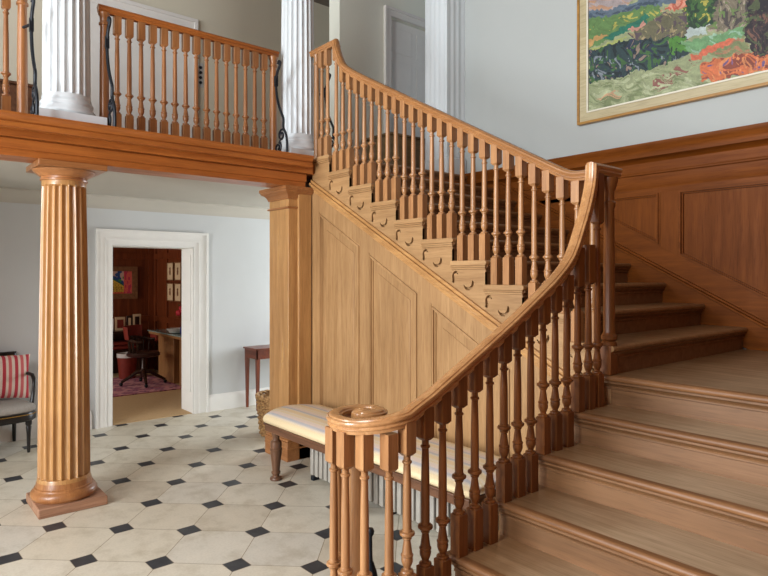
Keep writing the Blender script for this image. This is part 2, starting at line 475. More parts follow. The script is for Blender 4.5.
# near wall with tall daylight windows (behind the camera)
WIN = [(-5.2, -4.1), (-3.4, -2.1)]
WUP = [(-5.4, -4.2), (-1.9, -.3)]
mb = MB()
xs = [XB]+[q for w in WIN for q in w]+[.4]
for a, c in zip(xs[0::2], xs[1::2]): mb.box(a, c, -3.8, -3.6, 0, 2.45)
xs = [XB]+[q for w in WUP for q in w]+[.4]
for a, c in zip(xs[0::2], xs[1::2]): mb.box(a, c, -3.8, -3.6, 2.9, 5.0)
mb.box(XB, .4, -3.8, -3.6, 2.45, 2.9).box(XB, .4, -3.8, -3.6, 5.0, 5.4)
for a, c in WIN: mb.box(a, c, -3.8, -3.6, 0, .5)
struct('wall_near', mb, 'wall')
wi = 0
for a, c, z0, z1 in [(a, c, .5, 2.45) for a, c in WIN]+[(a, c, 2.9, 5.0) for a, c in WUP]:
    wi += 1; mb = MB()
    for x in (a, (a+c)/2-.02, c-.04): mb.box(x, x+.04, -3.72, -3.68, z0, z1)
    for z in (z0, (z0+z1)/2-.02, z1-.04): mb.box(a, c, -3.715, -3.685, z, z+.04)
    struct('window_%d' % wi, mb, 'white')
wi += 1
mb = MB()
for x in (-6.6, -5.97, -5.34): mb.box(x, x+.04, 6.68, 6.72, .8, 2.3)
for z in (.8, 1.53, 2.26): mb.box(-6.6, -5.3, 6.68, 6.72, z, z+.04)
struct('window_%d' % wi, mb, 'white')

# entablature beam carrying the gallery
prof = [(-4.92, 2.442), (-4.682, 2.442), (-4.682, 2.484), (-4.664, 2.490), (-4.664, 2.552), (-4.676, 2.556), (-4.676, 2.580), (-4.668, 2.586), (-4.658, 2.598), (-4.658, 2.606),
        (-4.566, 2.606), (-4.562, 2.610), (-4.562, 2.640), (-4.572, 2.643), (-4.572, 2.650), (-4.562, 2.653), (-4.557, 2.668), (-4.549, 2.682), (-4.543, 2.688), (-4.543, ZG-.001), (-4.92, ZG-.001)]
bm_ = struct('trim_2', MB().prism(prof, 'y', -3.6, 2.985), 'beam_y')
# far-wall wainscot
wx0 = -4.45
mb = MB()
corn = [(YW, 2.36), (YW-.03, 2.36), (YW-.034, 2.375), (YW-.03, 2.385), (YW-.03, 2.475), (YW-.042, 2.482), (YW-.042, 2.492), (YW-.036, 2.50), (YW-.036, 2.575),
        (YW-.05, 2.59), (YW-.08, 2.605), (YW-.10, 2.612), (YW-.10, 2.65), (YW-.108, 2.662), (YW-.118, 2.69), (YW-.124, 2.70), (YW-.124, 2.722), (YW, 2.722)]
mb.prism(corn, 'x', wx0, .2)
w = struct('trim_3', mb, 'wains_x')
pb = lambda x: 1.805+.5345*(-2.231-x)      # sloping foot of the panels
sk = lambda x: nose_u(x)+.10
mb = MB()
def wprism(poly, d0, d1): mb.prism(poly, 'y', YW-d1, YW-d0)
wprism([(wx0, 2.36), (.2, 2.36), (.2, 2.328), (wx0, 2.328)], 0, .03)
zland = max(sk(-1.55), ZL+.16)
lo = lambda x: ZL+.14+max(0, -1.60-x)*.5367
wprism([(-3.68, 2.362), (-3.21, lo(-3.21)), (-3.21, 2.362)], 0, .03)
for a, c in ((-3.21, -2.231), (-2.231, -1.60), (-1.60, -1.57), (-1.57, .2)):
    wprism([(a, lo(a)), (c, lo(c)), (c, max(pb(c), ZL+.34)), (a, max(pb(a), ZL+.34))], 0, .03)
wprism([(-3.75, 2.33), (-3.2, 2.33), (-3.2, 2.36), (-3.75, 2.36)], 0, .03)
build('framing', mb, 'wains_x', w)
mb = MB()
wprism([(-2.376, pb(-2.376)-.005), (-2.231, pb(-2.231)-.005), (-2.231, 2.329), (-2.376, 2.329)], 0, .031)
wprism([(-.95, ZL+.338), (-.80, ZL+.338), (-.80, 2.329), (-.95, 2.329)], 0, .031)
build('stiles', mb, 'wains_z', w, bev=.003)
mb = MB()
mb.prism([(-2.376, pb(-2.376)), (-2.376, 2.328), (-3.205, 2.328)], 'y', YW-.008, YW)
mb.prism([(-2.231, pb(-2.231)), (-1.57, ZL+.34), (-.95, ZL+.34), (-.95, 2.328), (-2.231, 2.328)], 'y', YW-.008, YW)
mb.prism([(-.80, ZL+.34), (.2, ZL+.34), (.2, 2.328), (-.80, 2.328)], 'y', YW-.008, YW)
build('panels', mb, 'wains_z', w)
mb = MB()
ST = [(0, .012, YW-.034), (.012, .024, YW-.046), (.024, .034, YW-.026)]
ring_mold(mb, [(-3.205, 2.328), (-2.376, 2.328), (-2.376, pb(-2.376))], ST, YW)
ring_mold(mb, [(-2.231, 2.328), (-.95, 2.328), (-.95, ZL+.34), (-1.57, ZL+.34), (-2.231, pb(-2.231))], ST, YW)
build('panel_molding', mb, 'wains_x', w)
# skirting string with cap mould
mb = MB()
xs_ = [-4.45, -1.60, .2]
mb.prism([(-4.2, sk(-4.2)-.6), (-1.60, ZL-.05), (.2, ZL-.05), (.2, ZL+.16), (-1.60, ZL+.16), (-4.2, ZL+.16+(2.60*.5367))], 'y', YW-.045, YW)
sw = lambda x: ZL+.16+max(0, -1.60-x)*.5367
mb.prism([(-4.2, sw(-4.2)), (-1.6, sw(-1.6)), (.2, sw(.2)), (.2, sw(.2)+.018), (-1.6, sw(-1.6)+.018), (-4.2, sw(-4.2)+.018)], 'y', YW-.078, YW)
mb.prism([(-4.2, sw(-4.2)+.018), (-1.6, sw(-1.6)+.018), (.2, sw(.2)+.018), (.2, sw(.2)+.038), (-1.6, sw(-1.6)+.038), (-4.2, sw(-4.2)+.038)], 'y', YW-.055, YW)
build('skirting', mb, 'wains_x', w, bev=.004)
# right wall wainscot (unseen side)
struct('trim_4', MB().box(.17, .2, -3.6, YW-.13, 0, 2.7), 'study_z')

# ------------------------------------------------------------------ staircase
st = thing('staircase', 'broad oak staircase turning at a quarter landing above the panelled wall', 'staircase', (-1.7, 3.0, 0))
def tread_outline(n, b, z, s):
    """(run, z) outline: nosing at n, going back to b; s=+1 if uphill is +"""
    pts = []
    r = .017
    for k in range(9):
        a = -PI/2+PI*k/8
        pts.append((n+s*(r-r*math.cos(a)), z-r+r*math.sin(a)))
    pts += [(b, z), (b, z-2*r)]
    return pts
def riser_outline(n, b, z0, z1, s):
    # riser with scotia moulding under the nosing
    return [(n+s*.034, z0), (n+s*.034, z1-.078), (n+s*.026, z1-.074), (n+s*.026, z1-.066), (n+s*.030, z1-.062), (n+s*.022, z1-.050), (n+s*.012, z1-.044), (n+s*.012, z1-.034), (n+s*.07, z1-.034), (n+s*.07, z0)]
LXA, LXB = -1.83, .17
def nosing_outline(n, z, s):
    return tread_outline(n, n+s*.040, z, s)
for k in range(1, 7):
    n = YN(k)+.040
    tr = build('tread', MB().prism([(n, ZK(k)-.034), (n, ZK(k)-.0005), (YN(k-1)+.08, ZK(k)-.0005), (YN(k-1)+.08, ZK(k)-.034)], 'x', LXA, LXB), 'tread', st)
    build('nosing', MB().prism(nosing_outline(YN(k), ZK(k), 1), 'x', LXA, LXB), 'nosing', tr)
    mb = MB().prism(riser_outline(YN(k), 0, max(0, ZK(k)-R-.03), ZK(k), 1), 'x', LXA+.03, LXB)
    build('riser', mb, 'riser', st)
# curtail end of the bottom step under the volute
mb = MB()
for rr, z0, z1 in ((.40, ZK(6)-.034, ZK(6)), (.37, .001, ZK(6)-.034)):
    cx, cy = -1.83, YN(6)+.40
    arc = [(cx-rr*math.cos(a), cy-rr*math.sin(a)) for a in [PI/2*i/10 for i in range(11)]]
    arc = [(-1.83, cy-rr)]+[(cx-rr*math.sin(a), cy-rr*math.cos(a)) for a in [PI*.5*i/12 for i in range(1, 13)]]+[(cx-rr*.9, cy+.10), (-1.83, cy+.12)]
    mb.prism(arc, 'z', z0, z1)
build('curtail_step', mb, 'tread', st)
# quarter landing
n = YN(0)+.040
ld = build('landing', MB().prism([(n, ZL-.034), (n, ZL-.0005), (YW-.046, ZL-.0005), (YW-.046, ZL-.034)], 'x', LXA+.02, LXB), 'tread', st)
build('nosing', MB().prism(nosing_outline(YN(0), ZL, 1), 'x', LXA+.02, LXB), 'nosing', ld)
build('riser', MB().prism(riser_outline(YN(0), 0, ZL-R-.03, ZL, 1), 'x', LXA+.03, LXB), 'riser', st)
# lower closed string and its outer panelling
mb = MB().prism([(YN(6)+.05, 0), (YL0+.0, 0), (YL0, ZL-.04)]+[q for k in range(1, 7) for q in ((YN(k-1)+.05, ZK(k)-.035), (YN(k)+.05, ZK(k)-.035))], 'x', -1.815, -1.79)
build('string', mb, 'spandrel_y', st)
# upper flight
for m_ in range(1, 11):
    back = XN(m_+1)-.06 if m_ < 10 else -4.57
    o_ = tread_outline(XN(m_), back, ZU(m_), -1)
    build('tread', MB().prism(o_, 'y', YS+.02, YW-.046), 'tread', st)
    build('riser', MB().prism(riser_outline(XN(m_), 0, ZU(m_)-R-.03, ZU(m_), -1), 'y', YS+.001, YW-.046), 'riser', st)
    # return nosing, mouldings and the plate with two cut scrolls on the open end
    z = ZU(m_); x0 = XN(m_)-.034; x1 = (XN(m_+1)-.034 if m_ < 10 else -4.69)
    nr = MB().prism(tread_outline(XN(m_), x1+.01, z, -1), 'y', YS-.030, YS+.02)
    nr.box(x1, x0+.016, YS-.020, YS+.01, z-.046, z-.0335).box(x1, x0+.009, YS-.012, YS+.01, z-.058, z-.046)
    build('nosing_return', nr, 'spandrel_x', st, bev=.003)
    outer = [(x0, z-.05), (x0, nose_u(x0)-.355), (x1, nose_u(x1)-.355), (x1, z-.05)]
    def hook(pts, w):
        L_, R_ = [], []
        for k, (px, pz) in enumerate(pts):
            q0, q1 = pts[max(k-1, 0)], pts[min(k+1, len(pts)-1)]
            dx, dz = q1[0]-q0[0], q1[1]-q0[1]; l = math.hypot(dx, dz)
            ww = w[k]/2
            L_.append((px-dz/l*ww, pz+dx/l*ww)); R_.append((px+dz/l*ww, pz-dx/l*ww))
        return L_+R_[::-1]
    ca = [(x0-.148+0.042*math.cos(math.radians(a)), z-.148+0.042*math.sin(math.radians(a))) for a in range(-160, 21, 20)]
    crescent = hook(ca, [.004, .010, .016, .020, .022, .021, .018, .020, .018, .008])
    sa = [(x0-.262+.024*math.cos(math.radians(a)), z-.100+.024*math.sin(math.radians(a))) for a in range(20, 181, 20)]+[(x0-.284, z-.117), (x0-.280, z-.132), (x0-.288, z-.148)]
    shook = hook(sa, [.006, .012, .016, .018, .017, .015, .014, .015, .018, .021, .023, .020])
    build('scroll_plate', plate(outer, [crescent, shook] if m_ < 10 else [], YS, YS+.022), 'spandrel_x', st, smooth=0)
# spandrel: string band, moulding, frame, panels
def band(lo_, hi_, y0, y1, xa=-4.692, xb=-1.80):
    pts = [(xa, nose_u(xa)-lo_), (xb, nose_u(xb)-lo_), (xb, nose_u(xb)-hi_), (xa, nose_u(xa)-hi_)]
    return MB().prism(pts, 'y', y0, y1)
sp = build('spandrel', MB().prism([(-4.692, 0), (-1.80, 0), (-1.80, nose_u(-1.8)-.30), (-4.692, nose_u(-4.692)-.30)], 'y', YS+.018, YS+.06), 'spandrel_z', st)
build('stair_string', MB().prism([(-4.692, nose_u(-4.692)-.36), (-1.80, nose_u(-1.80)-.36)]+[(XN(1)-.04, ZU(1)-.03)]+[q for m_ in range(1, 10) for q in ((XN(m_+1)-.04, ZU(m_)-.03), (XN(m_+1)-.04, ZU(m_+1)-.03))]+[(-4.692, ZG-.03)], 'y', YS+.03, YS+.05), 'spandrel_x', st)
mb = band(.345, .372, YS-.020, YS+.03)
for a, c, d in ((.372, .400, .036), (.400, .408, .026), (.408, .424, .018), (.424, .445, .008)):
    q = band(a, c, YS-d, YS+.03); mb.add(q.v, q.f)
build('string_molding', mb, 'col_x', st, bev=.004)
PAN = [(-4.580, -3.983), (-3.864, -3.287), (-3.151, -2.436)]
fr_out = [(-4.692, 0), (-1.80, 0), (-1.80, nose_u(-1.80)-.445), (-4.692, nose_u(-4.692)-.445)]
mb = plate(fr_out, [[(a, .22), (c, .22), (c, nose_u(c)-.587), (a, nose_u(a)-.587)] for a, c in PAN], YS, YS+.03)
build('spandrel_frame', mb, 'spandrel_z', st)
for a, c in PAN:
    za, zc = nose_u(a)-.587, nose_u(c)-.587
    ring = [(a, .22), (c, .22), (c, zc), (a, za)]
    mb = ring_mold(MB(), ring, [(0, .012, YS+.004), (.012, .026, YS-.006), (.026, .038, YS+.008)], YS+.03)
    build('panel_molding', mb, 'spandrel_z', sp)
    A_ = inset_poly(ring, .10)
    build('raised_panel', MB().prism(A_, 'y', YS+.013, YS+.03), 'spandrel_z', sp, bev=.004)

# ------------------------------------------------------------------ balusters
def baluster_mesh(H, top=.12, s=.0255, cant=0.):
    mb = MB()
    b = .172
    mb.box(-s, s, -s, s, 0, b)
    mb.add([(x, y, z) for z, q in ((b, s), (b+.006, .018)) for x, y in ((-q, -q), (q, -q), (q, q), (-q, q))], [(0, 1, 5, 4), (1, 2, 6, 5), (2, 3, 7, 6), (3, 0, 4, 7), (4, 5, 6, 7)])
    t = H-top
    prof = [(.016, b), (.0245, b+.004), (.026, b+.009), (.0245, b+.014), (.0145, b+.018), (.0135, b+.024), (.0175, b+.032), (.0225, b+.046), (.0235, b+.058), (.0215, b+.066), (.0245, b+.069), (.0245, b+.075), (.0205, b+.079),
            (.0185, b+.095), (.0145, b+.124), (.0140, b+.132), (.0185, b+.136), (.0185, b+.141), (.0235, b+.147), (.0300, b+.152), (.0308, b+.158), (.0295, b+.163), (.0205, b+.166), (.0205, b+.171), (.0178, b+.174), (.0180, b+.21), (.0168, (b+.21+t)/2), (.0142, t-.046), (.0142, t-.040), (.0190, t-.037), (.0195, t-.033), (.0190, t-.029), (.0140, t-.026), (.0140, t-.010), (.0185, t-.002)]
    mb.lathe(prof, n=16)
    mb.add([(x, y, z) for z, q in ((t-.008, .015), (t+.004, s), (H, s)) for x, y in ((-q, -q), (q, -q), (q, q), (-q, q))],
           [(3, 2, 1, 0)]+[(r*4+i, r*4+(i+1) % 4, r*4+4+(i+1) % 4, r*4+4+i) for r in (0, 1) for i in range(4)]+[(8, 9, 10, 11)])
    return mb
SRC = {}
def add_baluster(parent, loc, H, top=.12, mat='oak_z'):
    key = (round(H, 3), top, mat)
    if key not in SRC:
        o = build('baluster', baluster_mesh(H, top), mat, parent, local=True, smooth=32)
        o.location = Vector(loc)-wloc(parent); SRC[key] = o
    else: o = copy_part(SRC[key], parent, loc)
    return o

RP = [(w*.88, h*.90) for w, h in [(-.024, -.066), (-.027, -.052), (-.033, -.048), (-.033, -.043), (-.029, -.038), (-.030, -.034), (-.037, -.028), (-.039, -.021), (-.037, -.014), (-.030, -.010), (-.026, -.011), (-.023, -.005), (-.010, .0), (.010, .0), (.023, -.005), (.026, -.011), (.030, -.010), (.037, -.014), (.039, -.021), (.037, -.028), (.030, -.034), (.029, -.038), (.033, -.043), (.033, -.048), (.027, -.052), (.024, -.066)]]

def smooth_path(P, n=6):
    """chord-length cubic through P"""
    P = [Vector(p) for p in P]; d = [(b_-a).length for a, b_ in zip(P, P[1:])]; T = []
    for i in range(len(P)):
        if i == 0: T.append((P[1]-P[0])/d[0])
        elif i == len(P)-1: T.append((P[-1]-P[-2])/d[-1])
        else: T.append(((P[i+1]-P[i])/d[i]*d[i-1]+(P[i]-P[i-1])/d[i-1]*d[i])/(d[i]+d[i-1]))
    out = []
    for i in range(len(P)-1):
        for k in range(n):
            t = k/n; a, b_ = P[i], P[i+1]; ta, tb = T[i]*d[i], T[i+1]*d[i]
            out.append(a*(2*t**3-3*t*t+1)+ta*(t**3-2*t*t+t)+b_*(-2*t**3+3*t*t)+tb*(t**3-t*t))
    out.append(P[-1]); return out

# upper flight balustrade
YB = 3.092
ub = thing('stair_balustrade', 'oak balustrade of turned balusters along the upper flight above the panelled spandrel', 'balustrade', (XN(9), YB, ZU(9)))
RU = .818
zt = lambda x: nose_u(x)+RU
ramp_ = smooth_path([(-4.346, YB, 3.704), (-4.330, YB, 3.645), (-4.293, YB, 3.558), (-4.226, YB, 3.458), (-4.130, YB, 3.390), (-4.0, YB, zt(-4.0)+.002), (-3.8, YB, zt(-3.8))], 6)
endz = 2.238
tail = smooth_path([(-3.8, YB, zt(-3.8)), (-2.25, YB, zt(-2.25)), (-2.12, YB, zt(-2.12)), (-2.0, YB, zt(-2.0)+.012), (-1.90, YB, endz+.006), (-1.80, YB, endz)], 6)
path = [(-4.735, YB, 3.704)]+[tuple(p) for p in ramp_]+[tuple(p) for p in tail[1:]]
build('handrail', MB().sweep(path, [(1, 0)]*len(path), RP), 'uprail_x', ub)
def rail_u(x):
    for p, q in zip(path, path[1:]):
        if p[0] <= x <= q[0]: return p[2]+(q[2]-p[2])*(x-p[0])/(q[0]-p[0]+1e-9)
    return path[-1][2]
for m_ in range(1, 10):
    for j in range(3):
        x = XN(m_)-.062-.0985*j
        if x > -1.83: continue
        H = rail_u(x)-.060-ZU(m_)
        if 2 < m_ < 9: H = RU-.053+.5367*(.062+.0985*j)
        add_baluster(ub, (x, YB, ZU(m_)), H, .125)
for x in (-4.575, -4.485): add_baluster(ub, (x, YB, ZG), 3.704-.062-ZG, .13)
def post_mesh(H, r=.032):
    return MB().lathe([(r*1.15, 0), (r*1.15, .02), (r, .025), (r*.98, H*.5), (r*.86, H-.10), (r*.9, H-.095), (r*1.12, H-.09), (r*1.12, H-.075), (r*.9, H-.07), (r*.95, H-.03), (r*1.25, H-.015), (r*1.25, H)], n=20)
pm = post_mesh(3.704-.055-ZG, .027)
p0 = build('end_post', pm, 'oak_z', ub, local=True); p0.location = Vector((-4.66, YB, ZG))-wloc(ub)

# lower flight balustrade with volute
XR = -1.775
lb = thing('stair_balustrade', 'oak balustrade of the lower flight with scrolled volute and swept ramp to the newel', 'balustrade', (XR, YN(3), ZK(3)))
RL = .785
zl = lambda y: nose_l(y)+RL
CV = (-1.99, 1.585); ZV = 1.092
sp_pts = []; sp_head = []
N_ = 64
def rad(a):   # a degrees clockwise from +x
    ks = [(0, .215), (22, .196), (45, .177), (75, .165), (105, .156), (130, .144), (180, .118), (230, .092), (270, .070), (330, .044), (400, .030), (450, .02)]
    for (a0, r0), (a1, r1) in zip(ks, ks[1:]):
        if a0 <= a <= a1: return r0+(r1-r0)*(a-a0)/(a1-a0)
    return ks[-1][1]
for i in range(N_, -1, -1):
    a = 400*i/N_; r = rad(a); q = math.radians(a)
    dr_ = max(0, a-130)/270
    sp_pts.append((CV[0]-.034*dr_+r*math.cos(q), CV[1]-.012*dr_-r*math.sin(q), ZV+.036*max(0, 1-a/75)**2))
head_sp = []
for i in range(len(sp_pts)):
    p, q = sp_pts[max(i-1, 0)], sp_pts[min(i+1, len(sp_pts)-1)]
    d = Vector((q[0]-p[0], q[1]-p[1])); d.normalize(); head_sp.append((d.x, d.y))
strt = smooth_path([(XR, 1.585, ZV+.036), (XR, 1.64, zl(1.64)+.010), (XR, 1.70, zl(1.70)+.003), (XR, 1.80, zl(1.80)), (XR, 2.45, zl(2.45)), (XR, 2.56, zl(2.56)+.008), (XR, 2.68, 1.748), (XR, 2.775, 1.905), (XR, 2.835, 2.03), (XR, 2.874, 2.15), (XR, 2.882, 2.244)], 6)
lpath = sp_pts[:-1]+[tuple(p) for p in strt]+[(XR, 3.155, 2.244)]
lhead = head_sp[:-1]+[(0, 1)]*(len(lpath)-len(sp_pts)+1)
build('handrail', MB().sweep(lpath, lhead, RP), 'rail_y', lb)
build('volute_eye', MB().lathe([(.040, ZV-.066), (.046, ZV-.05), (.050, ZV-.03), (.046, ZV-.012), (.030, ZV-.001), (.001, ZV+.001)], CV[0]-.034, CV[1]-.014, 24), 'rail_y', lb)
def rail_l(y):
    for p, q in zip(strt, strt[1:]):
        if p[1] <= y <= q[1]: return p[2]+(q[2]-p[2])*(y-p[1])/(q[1]-p[1]+1e-9)
    return 2.2
def under_rail(y):
    sl = (rail_l(y+.012)-rail_l(y-.012))/.024
    return rail_l(y)-.052*math.sqrt(1+sl*sl)+.006
for k in range(1, 6):
    for j in range(3):
        y = YN(k)+.032+.098*j
        H = under_rail(y)-ZK(k)
        if 1 < k < 5: H = RL-.052+.5416*(.032+.098*j)
        if y > 2.93: continue
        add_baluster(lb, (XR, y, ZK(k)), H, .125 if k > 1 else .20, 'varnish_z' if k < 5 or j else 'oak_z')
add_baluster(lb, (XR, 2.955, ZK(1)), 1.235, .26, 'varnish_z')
# ring of balusters under the volute and a stout turned post at its eye
for x, y in ((-1.806, 1.532), (-1.872, 1.463), (-1.944, 1.424), (-2.028, 1.428), (-2.085, 1.49)):
    add_baluster(lb, (x, y, ZK(6)), ZV-.052-ZK(6), .14)
vp = build('volute_post', MB().lathe([(.045, 0), (.045, .05), (.038, .06), (.036, .4), (.030, ZV-.05-ZK(6))], n=20), 'oak_z', lb, local=True)
vp.location = Vector((CV[0]-.045, CV[1]-.035, ZK(6)))-wloc(lb)
# newel post in the corner, standing on the first upper tread
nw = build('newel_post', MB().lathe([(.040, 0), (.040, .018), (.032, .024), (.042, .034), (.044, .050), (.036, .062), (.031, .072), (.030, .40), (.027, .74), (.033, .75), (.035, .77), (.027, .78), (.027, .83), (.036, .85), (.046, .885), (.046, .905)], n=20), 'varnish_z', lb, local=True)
nw.location = Vector((-1.768, 3.062, ZU(1)))-wloc(lb)
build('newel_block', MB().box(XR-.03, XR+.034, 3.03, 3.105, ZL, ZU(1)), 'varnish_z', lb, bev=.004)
# gallery balustrade
XGA = -4.884
gb = thing('gallery_balustrade', 'oak gallery balustrade between the two white fluted columns', 'balustrade', (XGA, 1.97, ZG))
ya, yb_ = 1.335, 2.772
gp = [(XGA, ya-.045, 3.678), (XGA, yb_+.045, 3.678)]
build('handrail', MB().sweep(gp, [(0, 1)]*2, RP), 'beam_y', gb, bev=.006)
p1 = build('end_post', post_mesh(3.678-.06-ZG, .034), 'gal_z', gb, local=True); p1.location = Vector((XGA, ya, ZG))-wloc(gb)
copy_part(p1, gb, (XGA, yb_, ZG))
def gal_bal(parent, y):
    if 'gal' not in SRC:
        o = build('baluster', baluster_mesh(3.678-.062-ZG, .135), 'gal_z', parent, local=True, smooth=40); SRC['gal'] = o
        o.location = Vector((XGA, y, ZG))-wloc(parent)
    else: copy_part(SRC['gal'], parent, (XGA, y, ZG))
for i in range(15): gal_bal(gb, 1.428+(2.677-1.428)*i/14)
gb2 = thing('gallery_balustrade', 'short end of oak gallery balustrade left of the large white column', 'balustrade', (XGA, .4, ZG))
build('handrail', MB().sweep([(XGA, -1.0, 3.678), (XGA, .835, 3.678)], [(0, 1)]*2, RP), 'beam_y', gb2, bev=.006)
copy_part(p1, gb2, (XGA, .798, ZG))
for i in range(12): gal_bal(gb2, .70-.092*i)

# ------------------------------------------------------------------ columns
cx, cy, cs = -4.884, 1.078, 1.062
wc = thing('column', 'fluted oak column standing on a low square wooden plinth under the gallery beam', 'column', (cx, cy, 0))
build('plinth', MB().box(cx-.221, cx+.221, cy-.221, cy+.221, 0, .066), wood('worn plinth wood', (176, 134, 106), (130, 92, 68), 'y', .6), wc, bev=.006)
build('base', MB().lathe([(r*.895, z) for r, z in [(.19, .066), (.222, .067), (.236, .078), (.243, .095), (.241, .112), (.230, .128), (.216, .135), (.214, .138), (.214, .150), (.205, .155), (.202, .172), (.198, .19)]], cx, cs, 48), 'gal_z', wc)
def shaft_prof(z0, z1, r0, r1):
    pr = [(r0+.006, z0), (r0+.004, z0+.012), (r0, z0+.03), (r0, z0+.034)]
    for i in range(1, 10):
        t = i/10; pr.append((r0+(r1-r0)*(t**1.5), z0+.034+(z1-z0-.08)*t))
    pr += [(r1, z1-.046), (r1, z1-.036), (r1+.001, z1-.03), (r1+.001, z1)]
    return pr
def fluted(cx, cy, z0, z1, r0, r1, fl, fd):
    mb = MB(); mb.lathe(shaft_prof(z0, z1, r0, r1), cx, cy, fl*12, fl, fd, z0+.031, z1-.04)
    return mb
build('shaft', fluted(cx, cs, .185, 2.325, .171, .144, 20, .021), 'col_z', wc, smooth=30)
mb = MB().lathe([(.145, 2.32), (.155, 2.324), (.157, 2.332), (.149, 2.337), (.149, 2.350), (.160, 2.354), (.164, 2.360), (.184, 2.374), (.200, 2.390), (.205, 2.397), (.198, 2.40)], cx, cs, 48)
build('capital', mb, 'gal_y', wc)
build('abacus', MB().box(cx-.221, cx+.221, cy-.221, cy+.221, 2.399, 2.4405), 'gal_y', wc, bev=.004)

def white_column(cy, label, cx=-4.884, q=1.):
    w_ = thing('column', label, 'column', (cx, cy, ZG), group='white fluted gallery columns')
    Z = ZG+.031
    build('plinth', MB().box(cx-.22*q, cx+.22*q, cy-.22*q, cy+.22*q, ZG, Z+.052), 'white_gloss', w_, bev=.004)
    build('base', MB().lathe([(r*.87, z) for r, z in [(.19, Z+.052), (.212, Z+.054), (.226, Z+.07), (.226, Z+.086), (.212, Z+.104), (.204, Z+.106), (.200, Z+.12), (.196, Z+.124), (.203, Z+.134), (.203, Z+.148), (.192, Z+.158), (.184, Z+.175)]], cx, cy, 48), 'white_gloss', w_)
    build('shaft', fluted(cx, cy, Z+.172, 5.39, .158, .132, 20, .018), 'white_gloss', w_, smooth=30)
white_column(cy, 'large white fluted column at the gallery edge, above the oak column')
white_column(3.03, 'white fluted column at the head of the stairs, beside the gallery rail end', q=.85)
# white pilaster closing the far stair wall
pw = thing('pilaster', 'white fluted square pilaster at the end of the painting wall', 'pilaster', (-4.69, 4.78, ZG))
mb = MB()
nfl = 5
def flute_face(a, b_, n, dpt):
    """outline samples 0..1 with concave flutes"""
    pts = []
    for i in range(n):
        s0 = (i+.12)/n; s1 = (i+.88)/n
        pts.append((s0, 0))
        for k in range(1, 6):
            t = k/6; pts.append((s0+(s1-s0)*t, dpt*math.sin(PI*t)))
        pts.append((s1, 0))
    return pts
px0, px1, py0, py1 = -4.86, -4.53, 4.64, YW
out = [(px0, py1), (px0, py0)]
out += [(px0+.02+(px1-px0-.04)*s, py0+d) for s, d in flute_face(0, 1, 4, .007)]
out += [(px1, py0)]
out += [(px1-d, py0+.02+(py1-py0-.04)*s) for s, d in flute_face(0, 1, 3, .007)]
out += [(px1, py1)]
build('shaft', MB().prism(out, 'z', ZG+.2, 5.395), 'white_gloss', pw, smooth=30)
build('base', MB().box(px0-.03, px1+.03, py0-.03, py1-.002, ZG+.002, ZG+.2), 'white_gloss', pw, bev=.02)

# oak pilaster where the beam meets the stair
op = thing('pilaster', 'square oak pilaster carrying the beam at the head of the spandrel', 'pilaster', (-4.86, 2.93, 0))
build('shaft', MB().box(-5.065, -4.725, 2.835, 3.06, 0, 2.40), 'col_z', op, bev=.004)
build('return_strip', MB().box(-4.725, -4.695, 2.925, 3.06, 0, 2.441), 'col_z', op, bev=.004)
mb = MB()
def square_ring(prof, x0, x1, y0, y1):
    vs = []
    for d, z in prof: vs += [(x0-d, y1, z), (x0-d, y0-d, z), (x1+d, y0-d, z), (x1+d, y1, z)]
    n = len(prof)
    return MB().add(vs, [(0, 1, 2, 3), tuple((n-1)*4+i for i in range(4))]+[(k*4+i, k*4+(i+1) % 4, k*4+4+(i+1) % 4, k*4+4+i) for k in range(n-1) for i in range(4)])
for pr in ([(0, 2.245), (.012, 2.248), (.016, 2.256), (.012, 2.264), (0, 2.267)],
           [(0, 2.33), (.010, 2.332), (.010, 2.344), (.014, 2.348), (.020, 2.365), (.036, 2.382), (.056, 2.394), (.062, 2.404), (.062, 2.410), (.070, 2.412), (.070, 2.4405)]):
    q = square_ring(pr, -5.065, -4.725, 2.835, 3.06); mb.add(q.v, q.f)
build('capital', mb, 'gal_x', op)
mb = MB()
for d, z0, z1 in ((.030, 0, .17), (.034, .10, .115), (.022, .17, .19), (.012, .19, .21)):
    mb.box(-5.065-d, -4.725+d, 2.835-d, 3.06, z0, z1)
build('base', mb, 'gal_x', op, bev=.004)

# ------------------------------------------------------------------ bench over the radiator
bn = thing('bench', 'long upholstered bench in cream and yellow stripes on dark turned legs below the spandrel', 'bench', (-3.35, 2.72, 0))
def bench_outline(x0, x1, y0, y1, bow, n=14):
    pts = [(x1, y0), (x1, y1)]
    for i in range(n+1):
        t = i/n; a = PI*t
        y = y1+(y0-y1)*t
        x = x0-bow*(math.sin(a)**.8)
        pts.append((x, y))
    return pts
BX0, BX1, BY0, BY1 = -4.42, -2.22, 2.44, 2.985
mb = MB(); rings = []
nper = len(bench_outline(0, 1, 0, 1, 0))
def off_outline(d, z):
    return [(x, y, z) for x, y in bench_outline(BX0-d, BX1+d, BY0-d, BY1+min(d, .01), .16)]
vs = []
lev = [(-.004, .455), (.010, .464), (.017, .486), (.012, .510), (-.010, .530), (-.05, .545), (-.12, .556), (-.2, .560)]
for d, z in lev: vs += off_outline(d, z)
fs = [(k*nper+i, k*nper+(i+1) % nper, (k+1)*nper+(i+1) % nper, (k+1)*nper+i) for k in range(len(lev)-1) for i in range(nper)]
fs += [tuple(range(nper)), tuple((len(lev)-1)*nper+i for i in range(nper))]
mb.add(vs, fs)
build('seat_cushion', mb, 'seat', bn, smooth=60)
mb = MB().prism(bench_outline(BX0-.004, BX1+.004, BY0-.004, BY1, .16), 'z', .395, .449)
mb.prism(bench_outline(BX0-.014, BX1+.014, BY0-.014, BY1, .165), 'z', .443, .457)
